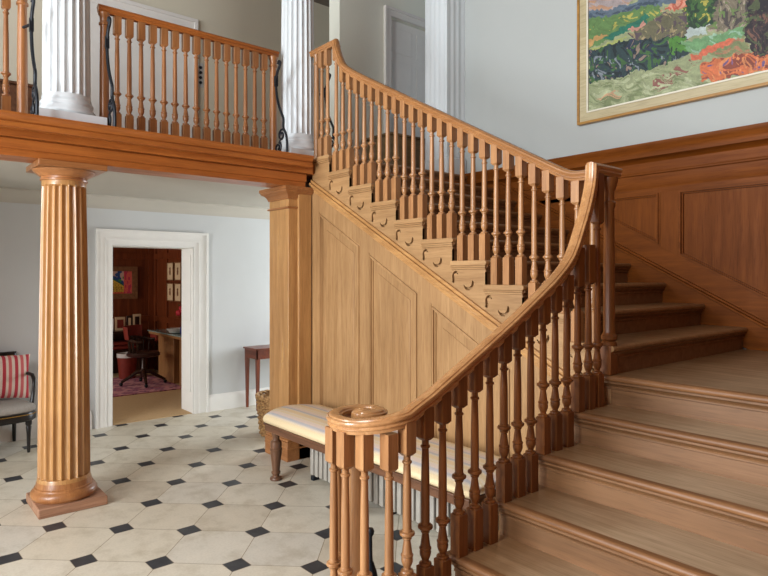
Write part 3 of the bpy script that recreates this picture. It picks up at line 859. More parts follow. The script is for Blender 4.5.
build('seat_frame', mb, 'darkoak_x', bn, bev=.004)
legp = [(.001, 0), (.046, .001), (.05, .012), (.046, .022), (.030, .028), (.026, .036), (.030, .046), (.037, .055), (.037, .066), (.030, .074), (.032, .10), (.040, .17), (.047, .225), (.046, .236), (.049, .242), (.049, .252), (.044, .258), (.047, .28), (.044, .31), (.03, .322), (.026, .345), (.036, .37), (.036, .396)]
l0 = None
for x, y in ((-4.36, 2.50), (-3.34, 2.50), (-2.31, 2.50), (-4.36, 2.962), (-2.31, 2.962)):
    if l0 is None:
        l0 = build('leg', MB().lathe(legp, n=20), 'darkoak_z', bn, local=True); l0.location = Vector((x, y, 0))-wloc(bn)
    else:
        copy_part(l0, bn, (x, y if y < 2.9 else 2.945, 0))
rd = thing('radiator', 'silver grey column radiator against the spandrel, beneath the bench', 'radiator', (-3.2, 2.82, 0))
def rad_section():
    mb = MB()
    for y0, y1 in ((-.095, -.045), (-.028, .028), (.045, .095)):
        mb.box(-.021, .021, y0, y1, .045, .385)
    for z in (.075, .355):
        mb.box(-.0305, .0305, -.06, .06, z-.02, z+.02)
    return mb
s0 = None
for i in range(31):
    x = -4.155+.0625*i
    if s0 is None:
        s0 = build('section', rad_section(), 'rad', rd, local=True, bev=.008); s0.location = Vector((x, 2.80, 0))-wloc(rd)
    else: copy_part(s0, rd, (x, 2.80, 0))
for x in (-4.155, -3.22, -2.28):
    build('foot', MB().box(x-.02, x+.02, 2.71, 2.89, 0, .04), 'black', rd, bev=.006)

# basket beside the pilaster
bk = thing('basket', 'round brown wicker basket standing behind the oak pilaster', 'basket', (-5.62, 3.24, 0))
mb = MB()
for i in range(15):
    z = .015+.026*i; r = .17+.035*i/14
    ring = [(-5.62+(r+.008*(-1)**(j+i))*math.cos(2*PI*j/24), 3.24+(r+.008*(-1)**(j+i))*math.sin(2*PI*j/24), z+.004*math.sin(j*1.7+i)) for j in range(25)]
    mb.tube(ring, .0135, 6)
for j in range(12):
    a = 2*PI*j/12; mb.tube([(-5.62+.168*math.cos(a), 3.24+.168*math.sin(a), 0.012), (-5.62+.20*math.cos(a), 3.24+.20*math.sin(a), .40)], .009, 6)
mb.lathe([(.001, .012), (.165, .012), (.195, .39), (.185, .39), (.155, .03), (.001, .03)], -5.62, 3.24, 24, cap=False)
build('body', mb, 'wicker', bk)
mb = MB()
for s in (0, .5):
    ring = [(-5.62+(.208+.01*math.sin(9*q+s*6))*math.cos(q), 3.24+(.208+.01*math.sin(9*q+s*6))*math.sin(q), .405+.012*math.cos(9*q+s*6)) for q in [2*PI*j/60 for j in range(61)]]
    mb.tube(ring, .014, 6)
build('rim', mb, 'wicker', bk)
# console table on the back wall
tb = thing('console_table', 'small mahogany side table against the back wall, partly hidden by the pilaster', 'table', (-6.9, 4.2, 0))
TX0, TX1, TY0, TY1 = -7.03, -6.70, 3.575, 4.62
build('tabletop', MB().box(TX0, TX1+.015, TY0-.015, TY1+.015, .738, .758), 'mahog_x', tb, bev=.005)
mb = MB().box(TX0+.01, TX1-.005, TY0+.005, TY0+.025, .625, .738).box(TX0+.01, TX1-.005, TY1-.025, TY1-.005, .625, .738).box(TX1-.025, TX1-.005, TY0+.005, TY1-.005, .625, .738)
build('apron', mb, 'mahog_x', tb, bev=.003)
for x in (TX0+.03, TX1-.03):
    for y in (TY0+.03, TY1-.03):
        mb = MB(); mb.add([(x+sx*q, y+sy*q, z) for z, q in ((0, .013), (.738, .024)) for sx, sy in ((-1, -1), (1, -1), (1, 1), (-1, 1))],
                          [(3, 2, 1, 0), (4, 5, 6, 7)]+[(i, (i+1) % 4, 4+(i+1) % 4, 4+i) for i in range(4)])
        build('leg', mb, 'mahog_z', tb)

# ------------------------------------------------------------------ black armchair with cushion
ax, ay = -6.72, .90
ac = thing('armchair', 'black painted open armchair with gilt lines and grey seat by the back wall', 'armchair', (ax, ay, 0))
# local axes = world: chair faces +x (back towards the wall), slightly turned
W2, D0, D1 = .29, -.27, .27
def chair_seat(z, d, k=14):
    pts = [(D0-d, -W2+.04-d), ]
    for i in range(k+1):
        t = -1+2*i/k
        pts.append((D1-.11+.11*math.sqrt(max(0, 1-abs(t)**2.6))+d, t*(W2+d)))
    pts.append((D0-d, W2-.04+d))
    return [(x, y, z) for x, y in pts]
mb = MB(); vs = []; lev = [(-.02, .375), (.005, .385), (.012, .41), (.0, .44), (-.04, .457), (-.10, .465)]
for d, z in lev: vs += chair_seat(z, d)
n = len(chair_seat(0, 0))
mb.add(vs, [(k*n+i, k*n+(i+1) % n, (k+1)*n+(i+1) % n, (k+1)*n+i) for k in range(len(lev)-1) for i in range(n)]+[tuple(range(n)), tuple((len(lev)-1)*n+i for i in range(n))])
build('seat', mb, 'cane', ac, local=True, smooth=60)
mb = MB(); vs = []
for d, z in ((.004, .298), (.012, .310), (.012, .355), (.004, .377)): vs += chair_seat(z, d)
mb.add(vs, [(k*n+i, k*n+(i+1) % n, (k+1)*n+(i+1) % n, (k+1)*n+i) for k in range(3) for i in range(n)]+[tuple(range(n)), tuple(3*n+i for i in range(n))])
build('seat_rail', mb, 'ebony', ac, local=True)
mb = MB(); mb.tube([(p[0], p[1], .362) for p in chair_seat(0, .014)[1:-1]], .004, 6)
build('gilt_line', mb, 'gilt', ac, local=True)
for s in (-1, 1):
    build('leg', MB().lathe([(.001, 0), (.012, .001), (.015, .03), (.014, .05), (.018, .18), (.024, .24), (.020, .25), (.028, .265), (.028, .31)], D1-.06, s*(W2-.06), 14), 'ebony', ac, local=True)
    build('leg', MB().tube([(D0-.05, s*(W2-.05), 0), (D0-.01, s*(W2-.06), .2), (D0+.01, s*(W2-.06), .40), (D0-.01, s*(W2-.055), .62), (D0-.05, s*(W2-.05), .88)], [.016, .019, .021, .018, .016], 10), 'ebony', ac, local=True)
    build('arm', MB().tube([(D0-.02, s*(W2-.05), .68), (-.10, s*(W2+.0), .70), (.04, s*(W2+.015), .695), (.10, s*(W2+.015), .655), (.115, s*(W2+.01), .60), (.12, s*(W2+.0), .52), (.13, s*(W2-.02), .40)], [.016, .017, .018, .018, .015, .017, .02], 10), 'ebony', ac, local=True)
mb = MB().box(D0-.065, D0-.035, -W2+.03, W2-.03, .80, .895).box(D0-.045, D0-.025, -W2+.05, W2-.05, .62, .66)
build('backrest', mb, 'ebony', ac, local=True, bev=.006)
mb = MB()
for i in range(5): mb.box(D0-.036, D0-.033, -.2+.1*i-.03, -.2+.1*i+.03, .835, .862)
build('gilt_ornament', mb, 'gilt', ac, local=True)
ac.location = (-6.70, .868, 0); ac.rotation_euler = (0, 0, math.radians(5))
# cushion
def pillow(wy, hz, th, n=14):
    mb = MB(); vs = []
    for sgn in (1, -1):
        for i in range(n+1):
            for j in range(n+1):
                u, v = -1+2*i/n, -1+2*j/n
                k = (1-abs(u)**2.4)*(1-abs(v)**2.4)
                pinch = 1-.07*(1-abs(u)**2)*(abs(v)**4)-.0
                pin2 = 1-.07*(1-abs(v)**2)*(abs(u)**4)
                vs.append((sgn*th*max(0, k)**.55, u*wy*pin2, v*hz*pinch))
    fs = []
    N1 = (n+1)**2
    for s in (0, 1):
        for i in range(n):
            for j in range(n):
                a = s*N1+i*(n+1)+j; fs.append((a, a+1, a+n+2, a+n+1))
    return mb.add(vs, fs)
cu = build('cushion', pillow(.255, .215, .075), 'cushion', None, local=True, smooth=70)
cu.location = (-6.80, .93, .685); cu.rotation_euler = (math.radians(-4), math.radians(-14), math.radians(6))
tag(cu, 'square cushion in red and white stripes propped on the black armchair', 'cushion')

# ------------------------------------------------------------------ iron stays beside the gallery posts
def iron_stay(y, label, py=None):
    o = thing('iron_stay', label, 'iron stay', (-4.60, y, ZG), group='scrolled iron stays of the gallery rail')
    pts = smooth_path([(-4.668, y, ZG+.80), (-4.655, y, ZG+.818), (-4.640, y, ZG+.802), (-4.648, y, ZG+.772), (-4.668, y, ZG+.74), (-4.688, y, ZG+.66), (-4.684, y, ZG+.56), (-4.662, y, ZG+.45), (-4.622, y, ZG+.345), (-4.606, y, ZG+.31), (-4.603, y, ZG+.215), (-4.580, y, ZG+.17), (-4.566, y, ZG+.11), (-4.564, y, ZG+.0)], 5)
    pts = [Vector((-4.564+(p.x+4.564)*1.5, p.y, p.z)) for p in pts]
    build('bar', MB().tube(pts, .0115, 8), 'black', o)
    def spiral(cx_, cz, r0, r1, a0, turns):
        return [(cx_+(r0+(r1-r0)*t)*math.cos(a0+turns*2*PI*t), y, cz+(r0+(r1-r0)*t)*math.sin(a0+turns*2*PI*t)) for t in [i/28 for i in range(29)]]
    build('scroll', MB().tube(spiral(-4.655, ZG+.165, .052, .014, PI*.2, 1.4), .009, 6), 'black', o)
    build('scroll', MB().tube(spiral(-4.715, ZG+.064, .054, .014, PI*.35, -1.4), .009, 6), 'black', o)
    build('tie', MB().tube([(-4.675, y, ZG+.13), (-4.70, y, ZG+.10)], .008, 6), 'black', o)
    build('collar', MB().tube([(XGA+.036, py, ZG+.66), (-4.75, y, ZG+.66)], .010, 8).box(-4.764, -4.736, y-.013, y+.013, ZG+.61, ZG+.70), 'black', o)
iron_stay(.830, 'black scrolled iron stay left of the large white column', .798)
iron_stay(1.318, 'black scrolled iron stay at the left end of the long gallery rail', 1.335)
iron_stay(2.725, 'black scrolled iron stay at the right end of the long gallery rail', 2.772)
iron_stay(3.25, 'black scrolled iron stay seen through the balusters at the head of the stairs', 3.25)

# switch plate upstairs
sw_ = thing('light_switch', 'column of four small dark switches on the gallery wall behind the rail', 'light switch', (XB, 3.02, 4.05))
build('plate', MB().box(XB, XB+.006, 2.985, 3.055, 3.91, 4.20), 'wall', sw_, bev=.002)
for i in range(4):
    o = MB(); o.lathe([(.018, 0), (.018, .012), (.010, .022)], n=12)
    k = build('switch', o, 'black', sw_, local=True); k.rotation_euler = (0, PI/2, 0); k.location = Vector((XB+.006, 3.02, 3.965+.06*i))-wloc(sw_)

# oak chest upstairs and low chest on the landing
def chest(x0, x1, y0, y1, z0, h, label, mat):
    o = thing('chest', label, 'chest', ((x0+x1)/2, (y0+y1)/2, z0))
    build('body', MB().box(x0, x1, y0, y1, z0+.04, z0+h-.03), mat, o, bev=.006)
    build('lid', MB().box(x0, x1+.02, y0-.02, y1+.02, z0+h-.03, z0+h), mat, o, bev=.008)
    for y in (y0+.04, y1-.04):
        for x in (x0+.04, x1-.04): build('foot', MB().box(x-.035, x+.035, y-.035, y+.035, z0, z0+.045), mat, o)
chest(-7.04, -6.52, .2, 1.155, ZG, .735, 'dark wooden chest upstairs behind the left gallery rail', 'darkoak_x')
chest(-5.54, -5.05, 4.30, 5.5, ZG, .50, 'low brown wooden chest on the upper landing beside the white pilaster', wood('old brown chest wood', (128, 104, 66), (92, 72, 42), 'y', .5))

# black doorstop between the volute balusters
ds = thing('doorstop', 'slender black iron doorstop on the stone floor behind the volute balusters', 'doorstop', (-2.26, 1.80, 0))
build('base', MB().lathe([(.001, 0), (.07, .001), (.07, .02), (.05, .05), (.042, .2), (.03, .26), (.016, .30)], -2.26, 1.80, 20), 'black', ds)
build('handle', MB().lathe([(.014, .29), (.011, .33), (.010, .42), (.018, .432), (.020, .445), (.014, .458), (.001, .462)], -2.26, 1.80, 14), 'black', ds)

# ------------------------------------------------------------------ landscape painting
f_px, yaw, CYP, HC = 612.83, math.radians(50.1738), 275.377, 1.65
Fv = (-math.sin(yaw), math.cos(yaw)); Rv = (math.cos(yaw), math.sin(yaw))
def proj(x, y, z):
    d = x*Fv[0]+y*Fv[1]; return 384+f_px*(x*Rv[0]+y*Rv[1])/d, CYP-f_px*(z-HC)/d
def inpoly(px, py, poly):
    c = np.zeros(px.shape, bool); n = len(poly); j = n-1
    for i in range(n):
        xi, yi = poly[i]; xj, yj = poly[j]
        t = ((yi > py) != (yj > py)) & (px < (xj-xi)*(py-yi)/((yj-yi) if yj != yi else 1e-9)+xi)
        c ^= t; j = i
    return c
def vnoise(x, y, seed):
    xi, yi = np.floor(x).astype(int), np.floor(y).astype(int); fx, fy = x-xi, y-yi
    fx = fx*fx*(3-2*fx); fy = fy*fy*(3-2*fy)
    def h(a, c): 
        q = np.sin(a*127.1+c*311.7+seed*74.7)*43758.5453; return q-np.floor(q)
    return (h(xi, yi)*(1-fx)+h(xi+1, yi)*fx)*(1-fy)+(h(xi, yi+1)*(1-fx)+h(xi+1, yi+1)*fx)*fy
def canvas(name, parent, P0, U, V, nu, nv, fn):
    """flat painted canvas: P0 corner, U and V edge vectors"""
    P0, U, V = Vector(P0), Vector(U), Vector(V)
    mb = MB()
    vs = [tuple(P0+U*(i/nu)+V*(j/nv)) for j in range(nv+1) for i in range(nu+1)]
    fs = [(j*(nu+1)+i, j*(nu+1)+i+1, (j+1)*(nu+1)+i+1, (j+1)*(nu+1)+i) for j in range(nv) for i in range(nu)]
    mb.add(vs, fs)
    me = bpy.data.meshes.new(name); off = wloc(parent)
    me.from_pydata([(x-off.x, y-off.y, z-off.z) for x, y, z in mb.v], [], mb.f)
    me.materials.append(M['paint'])
    s = (np.tile(np.arange(nu), nv)+.5)/nu; t = (np.repeat(np.arange(nv), nu)+.5)/nv
    c = fn(s, t)
    at = me.color_attributes.new('paint', 'FLOAT_COLOR', 'CORNER')
    arr = np.ones((nu*nv, 4, 4), np.float32); arr[:, :, :3] = c[:, None, :]
    at.data.foreach_set('color', arr.reshape(-1))
    o = bpy.data.objects.new(name, me); COL.objects.link(o); o.parent = parent
    so = o.modifiers.new('canvas', 'SOLIDIFY'); so.thickness = .012; so.offset = -1
    return o
PX0, PX1, PZ0, PZ1 = -3.024, -1.25, 3.106, 4.40
def landscape(s, t):
    x = PX0+(PX1-PX0)*s; z = PZ0+(PZ1-PZ0)*t
    d = x*Fv[0]+4.9*Fv[1]
    a = (384+f_px*(x*Rv[0]+4.9*Rv[1])/d-580)*4.085; b_ = (CYP-f_px*(z-HC)/d)*4.085
    n1 = vnoise(a/22, b_/9, 1)-.5; n2 = vnoise(a/9, b_/14, 2)-.5
    a0, b0 = a, b_
    w1 = vnoise(a0/40+3, b0/40, 21)-.5; w2 = vnoise(a0/40, b0/40+9, 22)-.5
    a = a+n1*22+w1*24; b_ = b_+n2*14+w2*18
    col = np.tile(np.array(lin((158, 168, 120))), (len(s), 1))
    def put(poly, c, mask=None, jit=.0):
        k = inpoly(a, b_, poly)
        if mask is not None: k &= mask
        col[k] = np.array(lin(c))
    p_, q_ = a0+w1*42, b0+w2*42
    fb = lambda sx, sy, k: .65*vnoise(p_/sx, q_/sy, k)+.35*vnoise(p_/sx*2.3, q_/sy*2.3, k+40)
    r1 = fb(12, 24, 3)*1.3-.15; r2 = fb(30, 11, 4)*1.3-.15; r3 = fb(16, 16, 5)*1.3-.15
    put([(-200, -900), (1200, -900), (1200, -100), (-200, -20)], (150, 160, 172))
    put([(-200, -300), (1200, -300), (1200, -60), (220, -10), (200, 30), (-200, 70)], (176, 160, 158))
    put([(35, -20), (210, -40), (210, 10), (35, 50)], (196, 146, 108), r2 > .6)
    put([(-50, 62), (200, 20), (330, -10), (600, -60), (600, 0), (330, 25), (35, 105)], (96, 116, 134))
    put([(-50, 80), (330, 5), (330, 25), (35, 105)], (64, 84, 104), r2 > .55)
    put([(-50, 105), (330, 20), (350, 80), (35, 200)], (98, 138, 72))
    put([(35, 108), (330, 30), (330, 60), (35, 150)], (186, 178, 66), r2 > .62)
    put([(80, 168), (272, 62), (276, 104), (130, 168)], (22, 118, 94))
    put([(195, 130), (262, 88), (266, 110), (225, 132)], (206, 142, 122))
    put([(35, 170), (95, 140), (100, 150), (35, 196)], (196, 150, 78))
    put([(35, 205), (185, 158), (180, 192), (35, 222)], (172, 182, 92))
    put([(200, 150), (330, 60), (450, 36), (480, 130), (430, 175), (240, 185)], (112, 108, 78))
    put([(200, 150), (330, 60), (450, 36), (480, 130), (430, 175), (240, 185)], (92, 76, 84), r3 > .58)
    put([(200, 150), (330, 60), (450, 36), (480, 130), (430, 175), (240, 185)], (168, 150, 104), r1 > .72)
    put([(30, 212), (110, 190), (200, 168), (440, 150), (445, 225), (340, 268), (210, 302), (30, 342)], (40, 66, 70))
    tr = [(30, 212), (110, 190), (200, 168), (440, 150), (445, 225), (340, 268), (210, 302), (30, 342)]
    put(tr, (34, 48, 78), r1 > .62); put(tr, (62, 108, 52), r3 > .64); put(tr, (20, 40, 44), r3 < .3); put(tr, (132, 142, 152), (r1 < .2) & (b0 > 230)); put(tr, (150, 128, 110), (r1 > .80))
    put([(355, 165), (440, 145), (445, 215), (365, 225)], (78, 142, 44), r3 > .3)
    put([(335, 52), (430, -5), (540, -40), (540, 0), (440, 30)], (206, 94, 62))
    put([(335, 52), (430, -5), (540, -40), (540, 0), (440, 30)], (226, 150, 120), r2 > .65)
    gr = [(430, 40), (470, -60), (600, -60), (570, 105), (450, 125)]
    put(gr, (66, 110, 52)); put(gr, (36, 66, 46), r1 > .55); put(gr, (190, 180, 60), r1 < .22)
    put([(448, 125), (535, 108), (522, 140), (440, 152)], (190, 206, 200))
    put([(428, 172), (560, 140), (690, 92), (690, 150), (560, 190), (440, 220)], (112, 164, 106))
    put([(428, 172), (560, 140), (690, 92), (690, 150), (560, 190), (440, 220)], (150, 190, 160), r2 > .66)
    bt = [(540, 20), (620, -60), (720, -60), (700, 112), (535, 132)]
    put(bt, (132, 120, 98)); put(bt, (80, 72, 70), r1 > .6); put(bt, (110, 140, 70), r3 > .7); put(bt, (176, 160, 138), r1 < .2)
    put([(528, 215), (600, 185), (680, 150), (690, 215), (560, 245)], (132, 144, 92)); put([(528, 215), (600, 185), (680, 150), (690, 215), (560, 245)], (180, 128, 90), r2 > .6)
    put([(440, 232), (520, 198), (620, 152), (632, 172), (520, 222), (458, 246)], (222, 104, 62))
    og = [(495, 258), (560, 245), (700, 215), (1100, 200), (1100, 270), (768, 284), (600, 322), (498, 334)]
    put(og, (226, 112, 46)); put(og, (150, 66, 44), r2 > .60); put(og, (236, 140, 70), r1 > .72); put(og, (120, 90, 140), (r3 < .16))
    tk = [(680, 140), (700, -80), (800, -80), (1000, 20), (1000, 225), (700, 228)]
    put(tk, (66, 48, 52)); put(tk, (40, 32, 42), r1 > .55); put(tk, (130, 88, 70), r1 < .2); put(tk, (84, 96, 60), r3 > .72)
    put([(280, 360), (330, 320), (440, 245), (480, 262), (400, 330), (330, 372)], (150, 92, 80), r2 > .45)
    put([(80, 405), (100, 380), (170, 376), (150, 405)], (214, 160, 116), r2 > .3)
    put([(30, 345), (330, 280), (500, 330), (600, 330), (30, 480)], (184, 192, 146), r2 > .66)
    put([(30, 345), (330, 280), (500, 330), (600, 330), (30, 480)], (128, 142, 92), r2 < .28)
    j = (vnoise(p_/9, q_/12, 9)-.5)*.25+(vnoise(p_/26, q_/8, 10)-.5)*.3
    col = col*(1+j[:, None]); g_ = col.mean(1, keepdims=True)
    return np.clip((g_+(col-g_)*.86)*.84, 0, 1)
lp = thing('landscape_painting', 'large colourful oil landscape in a pale gold frame on the stair wall', 'painting', (-2.2, YW, 3.7))
canvas('canvas', lp, (PX0, YW-.03, PZ0), (PX1-PX0, 0, 0), (0, 0, PZ1-PZ0), 430, 310, landscape)
def frame_ring(o, name, mat, e0, e1, y0, y1):
    mb = MB()
    a0, a1, c0, c1 = PX0-e0, PX1+e0, PZ0-e0, PZ1+e0; b0, b1, d0, d1 = PX0-e1, PX1+e1, PZ0-e1, PZ1+e1
    for q in ([(b0, d0), (b1, d0), (a1, c0), (a0, c0)], [(b0, d1), (b1, d1), (a1, c1), (a0, c1)], [(b0, d0), (a0, c0), (a0, c1), (b0, d1)], [(b1, d0), (a1, c0), (a1, c1), (b1, d1)]):
        mb.prism(q, 'y', y0, y1)
    build(name, mb, mat, o, bev=.003)
frame_ring(lp, 'slip', 'frame_cream', -.004, .010, YW-.046, YW-.004)
frame_ring(lp, 'frame', 'frame_gold', .010, .082, YW-.040, YW-.002)
frame_ring(lp, 'gilt_edge', 'frame_edge', .082, .104, YW-.050, YW-.001)

# ------------------------------------------------------------------ study beyond the doorway
SX0, SX1, SY0, SY1 = -10.9, XB-.35, -.6, 3.82
struct('floor_study', MB().box(SX0-.2, SX1, SY0, SY1+.2, -.12, -.001), 'carpet')
struct('wall_study_back', MB().box(SX0-.2, SX0, SY0, SY1+.2, 0, 2.62), 'study_z')
struct('wall_study_right', MB().box(SX0, SX1, SY1, SY1+.2, 0, 2.62), 'study_z')
struct('wall_study_left', MB().box(SX0, SX1, SY0-.2, SY0, 0, .7).box(SX0, -10.4, SY0-.2, SY0, .7, 2.62).box(-8.6, SX1, SY0-.2, SY0, .7, 2.62).box(-10.4, -8.6, SY0-.2, SY0, 2.3, 2.62), 'study_z')
struct('ceiling_study', MB().box(SX0-.2, SX1, SY0-.2, SY1+.2, 2.62, 2.7), 'ceil')
mb = MB()
for y in (1.2, 2.1, 2.96, 3.76): mb.box(SX0, SX0+.025, y-.05, y+.05, 0, 2.6)
for z in (.9, 1.98, 2.4): mb.box(SX0, SX0+.030, SY0, SY1, z-.05, z+.05)
for x in (-10.84, -10.3, -9.6, -8.9, -8.2): mb.box(x-.05, x+.05, SY1-.025, SY1, 0, 2.6)
for z in (.9, 1.98, 2.4): mb.box(SX0, SX1, SY1-.030, SY1, z-.05, z+.05)
struct('trim_5', mb, 'study_z')
rg = build('rug', MB().box(-10.3, -8.72, 1.6, 3.50, .0, .012), 'rug', None, loc=(-9.5, 2.6, 0)); tag(rg, 'pink patterned rug on the study carpet under the swivel chair', 'rug')
# painting
sp_ = thing('abstract_painting', 'bright abstract painting in a brown frame on the study back wall', 'painting', (SX0, 2.75, 1.55))
def abstract(s, t):
    col = np.tile(np.array(lin((222, 176, 60))), (len(s), 1))
    hill = .72-.50*np.clip((s-.62)/.28, 0, 1)**1.3+.05*np.sin(s*9)
    q = (np.abs((s*46) % 1-.5) < .27) & (np.abs((t*15+.5*np.floor(s*46)) % 1-.5) < .27) & (t < hill-.05); col[q] = lin((46, 36, 24))
    k = t > hill; col[k] = lin((40, 96, 74))
    k = (t > hill+.07); col[k] = lin((34, 70, 128))
    k = (t > hill+.20) & (vnoise(s*30, t*6, 3) > .42); col[k] = lin((206, 168, 150))
    k = (t > hill+.1) & (vnoise(s*22, t*7, 5) > .68); col[k] = lin((60, 140, 62))
    k = s > .875; col[k] = lin((220, 92, 82))
    k = (s > .875) & (vnoise(s*40, t*6, 7) > .6); col[k] = lin((196, 56, 84))
    k = (t < .08) & (s < .875); col[k] = lin((204, 84, 60))
    return col
canvas('canvas', sp_, (SX0+.03, 2.30, 1.33), (0, 1.13, 0), (0, 0, .40), 110, 44, abstract)
mb = MB().box(SX0+.005, SX0+.05, 2.22, 3.51, 1.25, 1.34).box(SX0+.005, SX0+.05, 2.22, 3.51, 1.72, 1.80).box(SX0+.005, SX0+.05, 2.22, 2.31, 1.34, 1.72).box(SX0+.005, SX0+.05, 3.42, 3.51, 1.34, 1.72)
build('frame', mb, 'frame_brown', sp_)
# framed prints on the right-hand study wall
first = True
for x, z, lb_ in ((-10.03, 1.715, 'upper left'), (-9.70, 1.715, 'upper right'), (-10.03, 1.375, 'lower left'), (-9.70, 1.375, 'lower right')):
    p_ = thing('framed_print', 'small ivory print, %s of the four on the study wall' % lb_, 'print', (x, SY1-.03, z), group='four ivory prints on the study wall')
    build('sheet', MB().box(x-.125, x+.125, SY1-.05, SY1-.028, z-.135, z+.135), 'paper', p_)
    build('motif', MB().lathe([(.001, z-.06), (.014, z-.05), (.02, z-.01), (.012, z+.03), (.018, z+.05), (.001, z+.07)], x, SY1-.052, 8), 'frame_brown', p_)
    mb = MB().box(x-.14, x-.125, SY1-.06, SY1-.027, z-.135, z+.135).box(x+.125, x+.14, SY1-.06, SY1-.027, z-.135, z+.135).box(x-.14, x+.14, SY1-.06, SY1-.027, z-.15, z-.135).box(x-.14, x+.14, SY1-.06, SY1-.027, z+.135, z+.15)
    build('frame', mb, 'frame_brown', p_)
# sideboard with frames
sbd = thing('sideboard', 'dark low open sideboard along the study back wall', 'sideboard', (-10.62, 2.6, 0))
mb = MB().box(-10.86, -10.4, 1.4, 3.45, .70, .74).box(-10.86, -10.42, 1.4, 1.44, 0, .70).box(-10.86, -10.42, 3.41, 3.45, 0, .70).box(-10.86, -10.84, 1.44, 3.41, 0, .70)
build('body', mb, 'darkwood', sbd)
build('shelf', MB().box(-10.84, -10.42, 1.44, 3.41, .40, .43), 'darkwood', sbd)
bl = build('folded_blanket', MB().box(-10.8, -10.44, 2.1, 3.38, .432, .50).box(-10.8, -10.43, 2.1, 3.38, .50, .56), 'redleather', None, bev=.02, loc=(-10.6, 2.7, .43)); tag(bl, 'folded red blanket on the shelf of the dark study sideboard', 'blanket')
rr = random.Random(3)
desc = ['pale photo frame left on the study sideboard', 'red and cream picture frame in the middle of the study sideboard', 'cream picture card on the study sideboard', 'tall cream portrait frame at the right end of the study sideboard']
for i, (y, w_, h, m_, m2) in enumerate(((2.98, .10, .20, 'china', 'darkwood'), (3.13, .16, .22, 'paper', 'redleather'), (3.28, .10, .24, 'darkwood', 'paper'), (3.40, .13, .26, 'paper', 'darkwood'))):
    o = thing('picture_frame', desc[i], 'picture frame', (-10.55, y, .742))
    build('frame', MB().box(-10.56, -10.54, y-w_/2, y+w_/2, .742, .742+h), m_, o, bev=.004)
    build('picture', MB().box(-10.54, -10.534, y-w_/2+.03, y+w_/2-.03, .742+.04, .742+h-.04), m2, o)
# desk
dk = thing('desk', 'oak pedestal desk with a glass top at the right of the study', 'desk', (-9.3, 3.52, 0))
build('glass_top', MB().box(-10.2, -8.35, 3.455, 3.80, .742, .757), 'glass', dk, bev=.003)
build('top', MB().box(-10.18, -8.37, 3.47, 3.785, .70, .741), 'oak_x', dk, bev=.003)
build('pedestal', MB().box(-9.88, -9.22, 3.52, 3.78, 0, .70), 'oak_z', dk, bev=.004)
build('pedestal', MB().box(-9.0, -8.45, 3.52, 3.78, 0, .70), 'oak_z', dk, bev=.004)
build('drawer', MB().box(-10.15, -9.88, 3.48, 3.78, .60, .70), 'redleather', dk, bev=.004)
bw = build('bowl', MB().lathe([(.05, .758), (.09, .765), (.13, .81), (.14, .83), (.13, .83), (.085, .775), (.001, .772)], -9.35, 3.60, 24), 'china', None, loc=(-9.35, 3.60, .758)); tag(bw, 'white china bowl standing on the glass-topped desk', 'bowl')
jr = build('jar', MB().lathe([(.001, .758), (.06, .759), (.075, .80), (.07, .87), (.045, .90), (.05, .92), (.001, .92)], -8.98, 3.60, 20), 'blue', None, loc=(-8.98, 3.6, .758)); tag(jr, 'deep blue jar on the glass-topped desk beside the door jamb', 'jar')
fl = thing('potted_orchid', 'red flowering orchid in a pot on the glass-topped desk', 'plant', (-9.15, 3.70, .758))
build('pot', MB().lathe([(.05, .758), (.06, .84), (.055, .84), (.001, .80)], -9.15, 3.70, 18), 'china', fl)
build('stem', MB().tube([(-9.15, 3.70, .82), (-9.16, 3.69, 1.0), (-9.22, 3.66, 1.15), (-9.3, 3.62, 1.20)], .006, 6), 'green', fl)
for i in range(6):
    q = (-9.17-.03*i, 3.68-.012*i, 1.08+.03*i-.008*i*i+.10*(i % 2)*.4)
    build('flower', MB().sphere(q, .042, 10, (1, .7, 1.1)), 'red', fl)
# waste bin
wb = thing('wastepaper_bin', 'red leather wastepaper bin on the carpet behind the swivel chair', 'bin', (-10.15, 3.12, 0.012))
build('body', MB().lathe([(.001, .012), (.12, .012), (.15, .36), (.14, .36), (.11, .03), (.001, .03)], -10.15, 3.12, 24, cap=False), 'redleather', wb)
build('rim', MB().lathe([(.152, .345), (.156, .35), (.156, .41), (.148, .41), (.145, .35)], -10.15, 3.12, 24, cap=False), 'china', wb)
# swivel chair
sc_ = thing('swivel_chair', 'dark wooden swivel desk chair on four splayed feet standing on the pink rug', 'chair', (-9.38, 3.12, .012), rz=math.radians(140))
mb = MB()
for i in range(4):
    a = PI/2*i+.5
    mb2 = MB().tube([(0, 0, .20), (.10*math.cos(a), .10*math.sin(a), .19), (.20*math.cos(a), .20*math.sin(a), .12), (.31*math.cos(a), .31*math.sin(a), .055)], [.03, .03, .024, .02], 8)
    lg = build('foot', mb2, 'darkwood', sc_, local=True)
    build('caster', MB().sphere((.31*math.cos(a), .31*math.sin(a), .027), .027, 10), 'black', lg, local=True)
build('column', MB().lathe([(.045, .15), (.05, .22), (.03, .25), (.024, .40), (.06, .43)], n=16), 'darkwood', sc_, local=True)
build('seat', MB().lathe([(.001, .42), (.20, .425), (.235, .44), (.24, .465), (.22, .49), (.15, .475), (.001, .468)], n=28), 'leather', sc_, local=True)
ang = [math.radians(-20+220*i/20) for i in range(21)]
build('arm_rail', MB().tube([(.25*math.cos(a), .22*math.sin(a)+.0, .66+.05*max(0, math.sin(a))) for a in ang], .022, 8), 'darkwood', sc_, local=True)
mb = MB()
for a in ang[2:19:2]: mb.tube([(.20*math.cos(a), .19*math.sin(a), .47), (.245*math.cos(a), .215*math.sin(a), .66+.05*max(0, math.sin(a)))], .009, 6)
build('spindles', mb, 'darkwood', sc_, local=True)
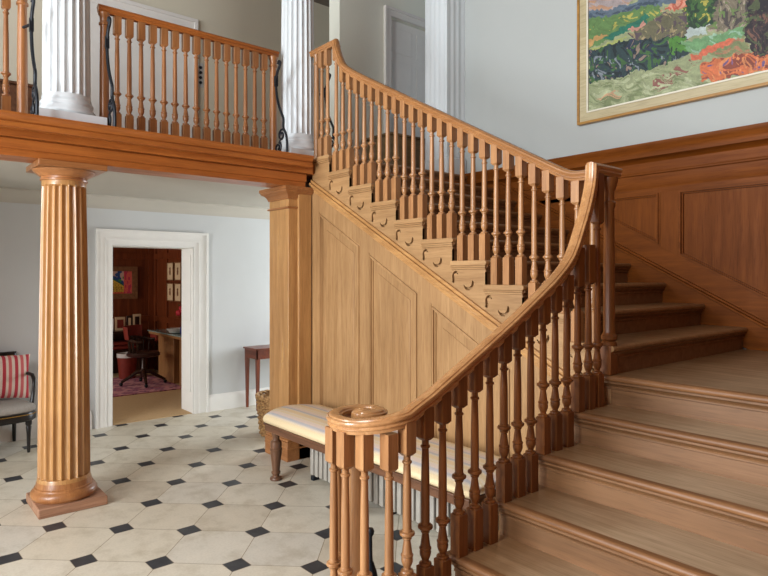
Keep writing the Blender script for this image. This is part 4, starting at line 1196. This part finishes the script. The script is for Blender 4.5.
bp = [(.27*math.cos(a), .24*math.sin(a)+.02, .69) for a in ang[4:17]]
mb = MB(); vs = []
for z, k in ((.69, 1.0), (.80, 1.06), (.88, 1.10)):
    vs += [(x*k, y*k, z) for x, y, _ in bp]
for z, k in ((.88, 1.04), (.80, 1.0), (.69, .93)):
    vs += [(x*k, y*k, z) for x, y, _ in bp]
n = len(bp)
mb.add(vs, [(r*n+i, r*n+i+1, ((r+1) % 6)*n+i+1, ((r+1) % 6)*n+i) for r in range(6) for i in range(n-1)])
build('backrest', mb, 'redleather', sc_, local=True)

# ------------------------------------------------------------------ light
def area(name, loc, rot, sx, sy, power, col=(1, 1, 1), spread=180):
    l = bpy.data.lights.new(name, 'AREA'); l.shape = 'RECTANGLE'; l.size = sx; l.size_y = sy; l.energy = power; l.color = col
    l.spread = math.radians(spread)
    o = bpy.data.objects.new(name, l); o.location = loc; o.rotation_euler = rot; COL.objects.link(o); return o
DAY = (.92, .965, 1.0)
for (a, c), p in zip(WIN, (15, 262)): area('window_daylight', ((a+c)/2, -3.62, 1.475), (math.radians(90), 0, 0), c-a, 1.95, p, DAY)
for (a, c), p in zip(WUP, (150, 225)): area('window_daylight', ((a+c)/2, -3.62, 3.95), (math.radians(90), 0, 0), c-a, 2.1, p, DAY)
area('window_daylight', (-5.95, 6.58, 1.55), (math.radians(-90), 0, 0), 1.3, 1.5, 105, (.88, .94, 1.0))
area('window_daylight', (-9.5, SY0+.02, 1.5), (math.radians(90), 0, 0), 1.8, 1.6, 48, (1, .93, .84))
w = bpy.data.worlds.new('sky'); scene.world = w; w.use_nodes = True
w.node_tree.nodes['Background'].inputs[0].default_value = (.75, .86, 1, 1); w.node_tree.nodes['Background'].inputs[1].default_value = .6

# ------------------------------------------------------------------ camera
cd = bpy.data.cameras.new('camera'); cam = bpy.data.objects.new('camera', cd); COL.objects.link(cam)
cam.location = (0, 0, HC); cam.rotation_euler = (PI/2, 0, yaw)
cd.sensor_width = 36; cd.sensor_fit = 'HORIZONTAL'; cd.lens = f_px*36/768; cd.shift_y = -(288-CYP)/768
cd.clip_start = .05
scene.camera = cam
vs_ = scene.view_settings; vs_.view_transform = 'Standard'; vs_.look = 'None'; vs_.gamma = 1; vs_.exposure = .21; vs_.use_curve_mapping = False
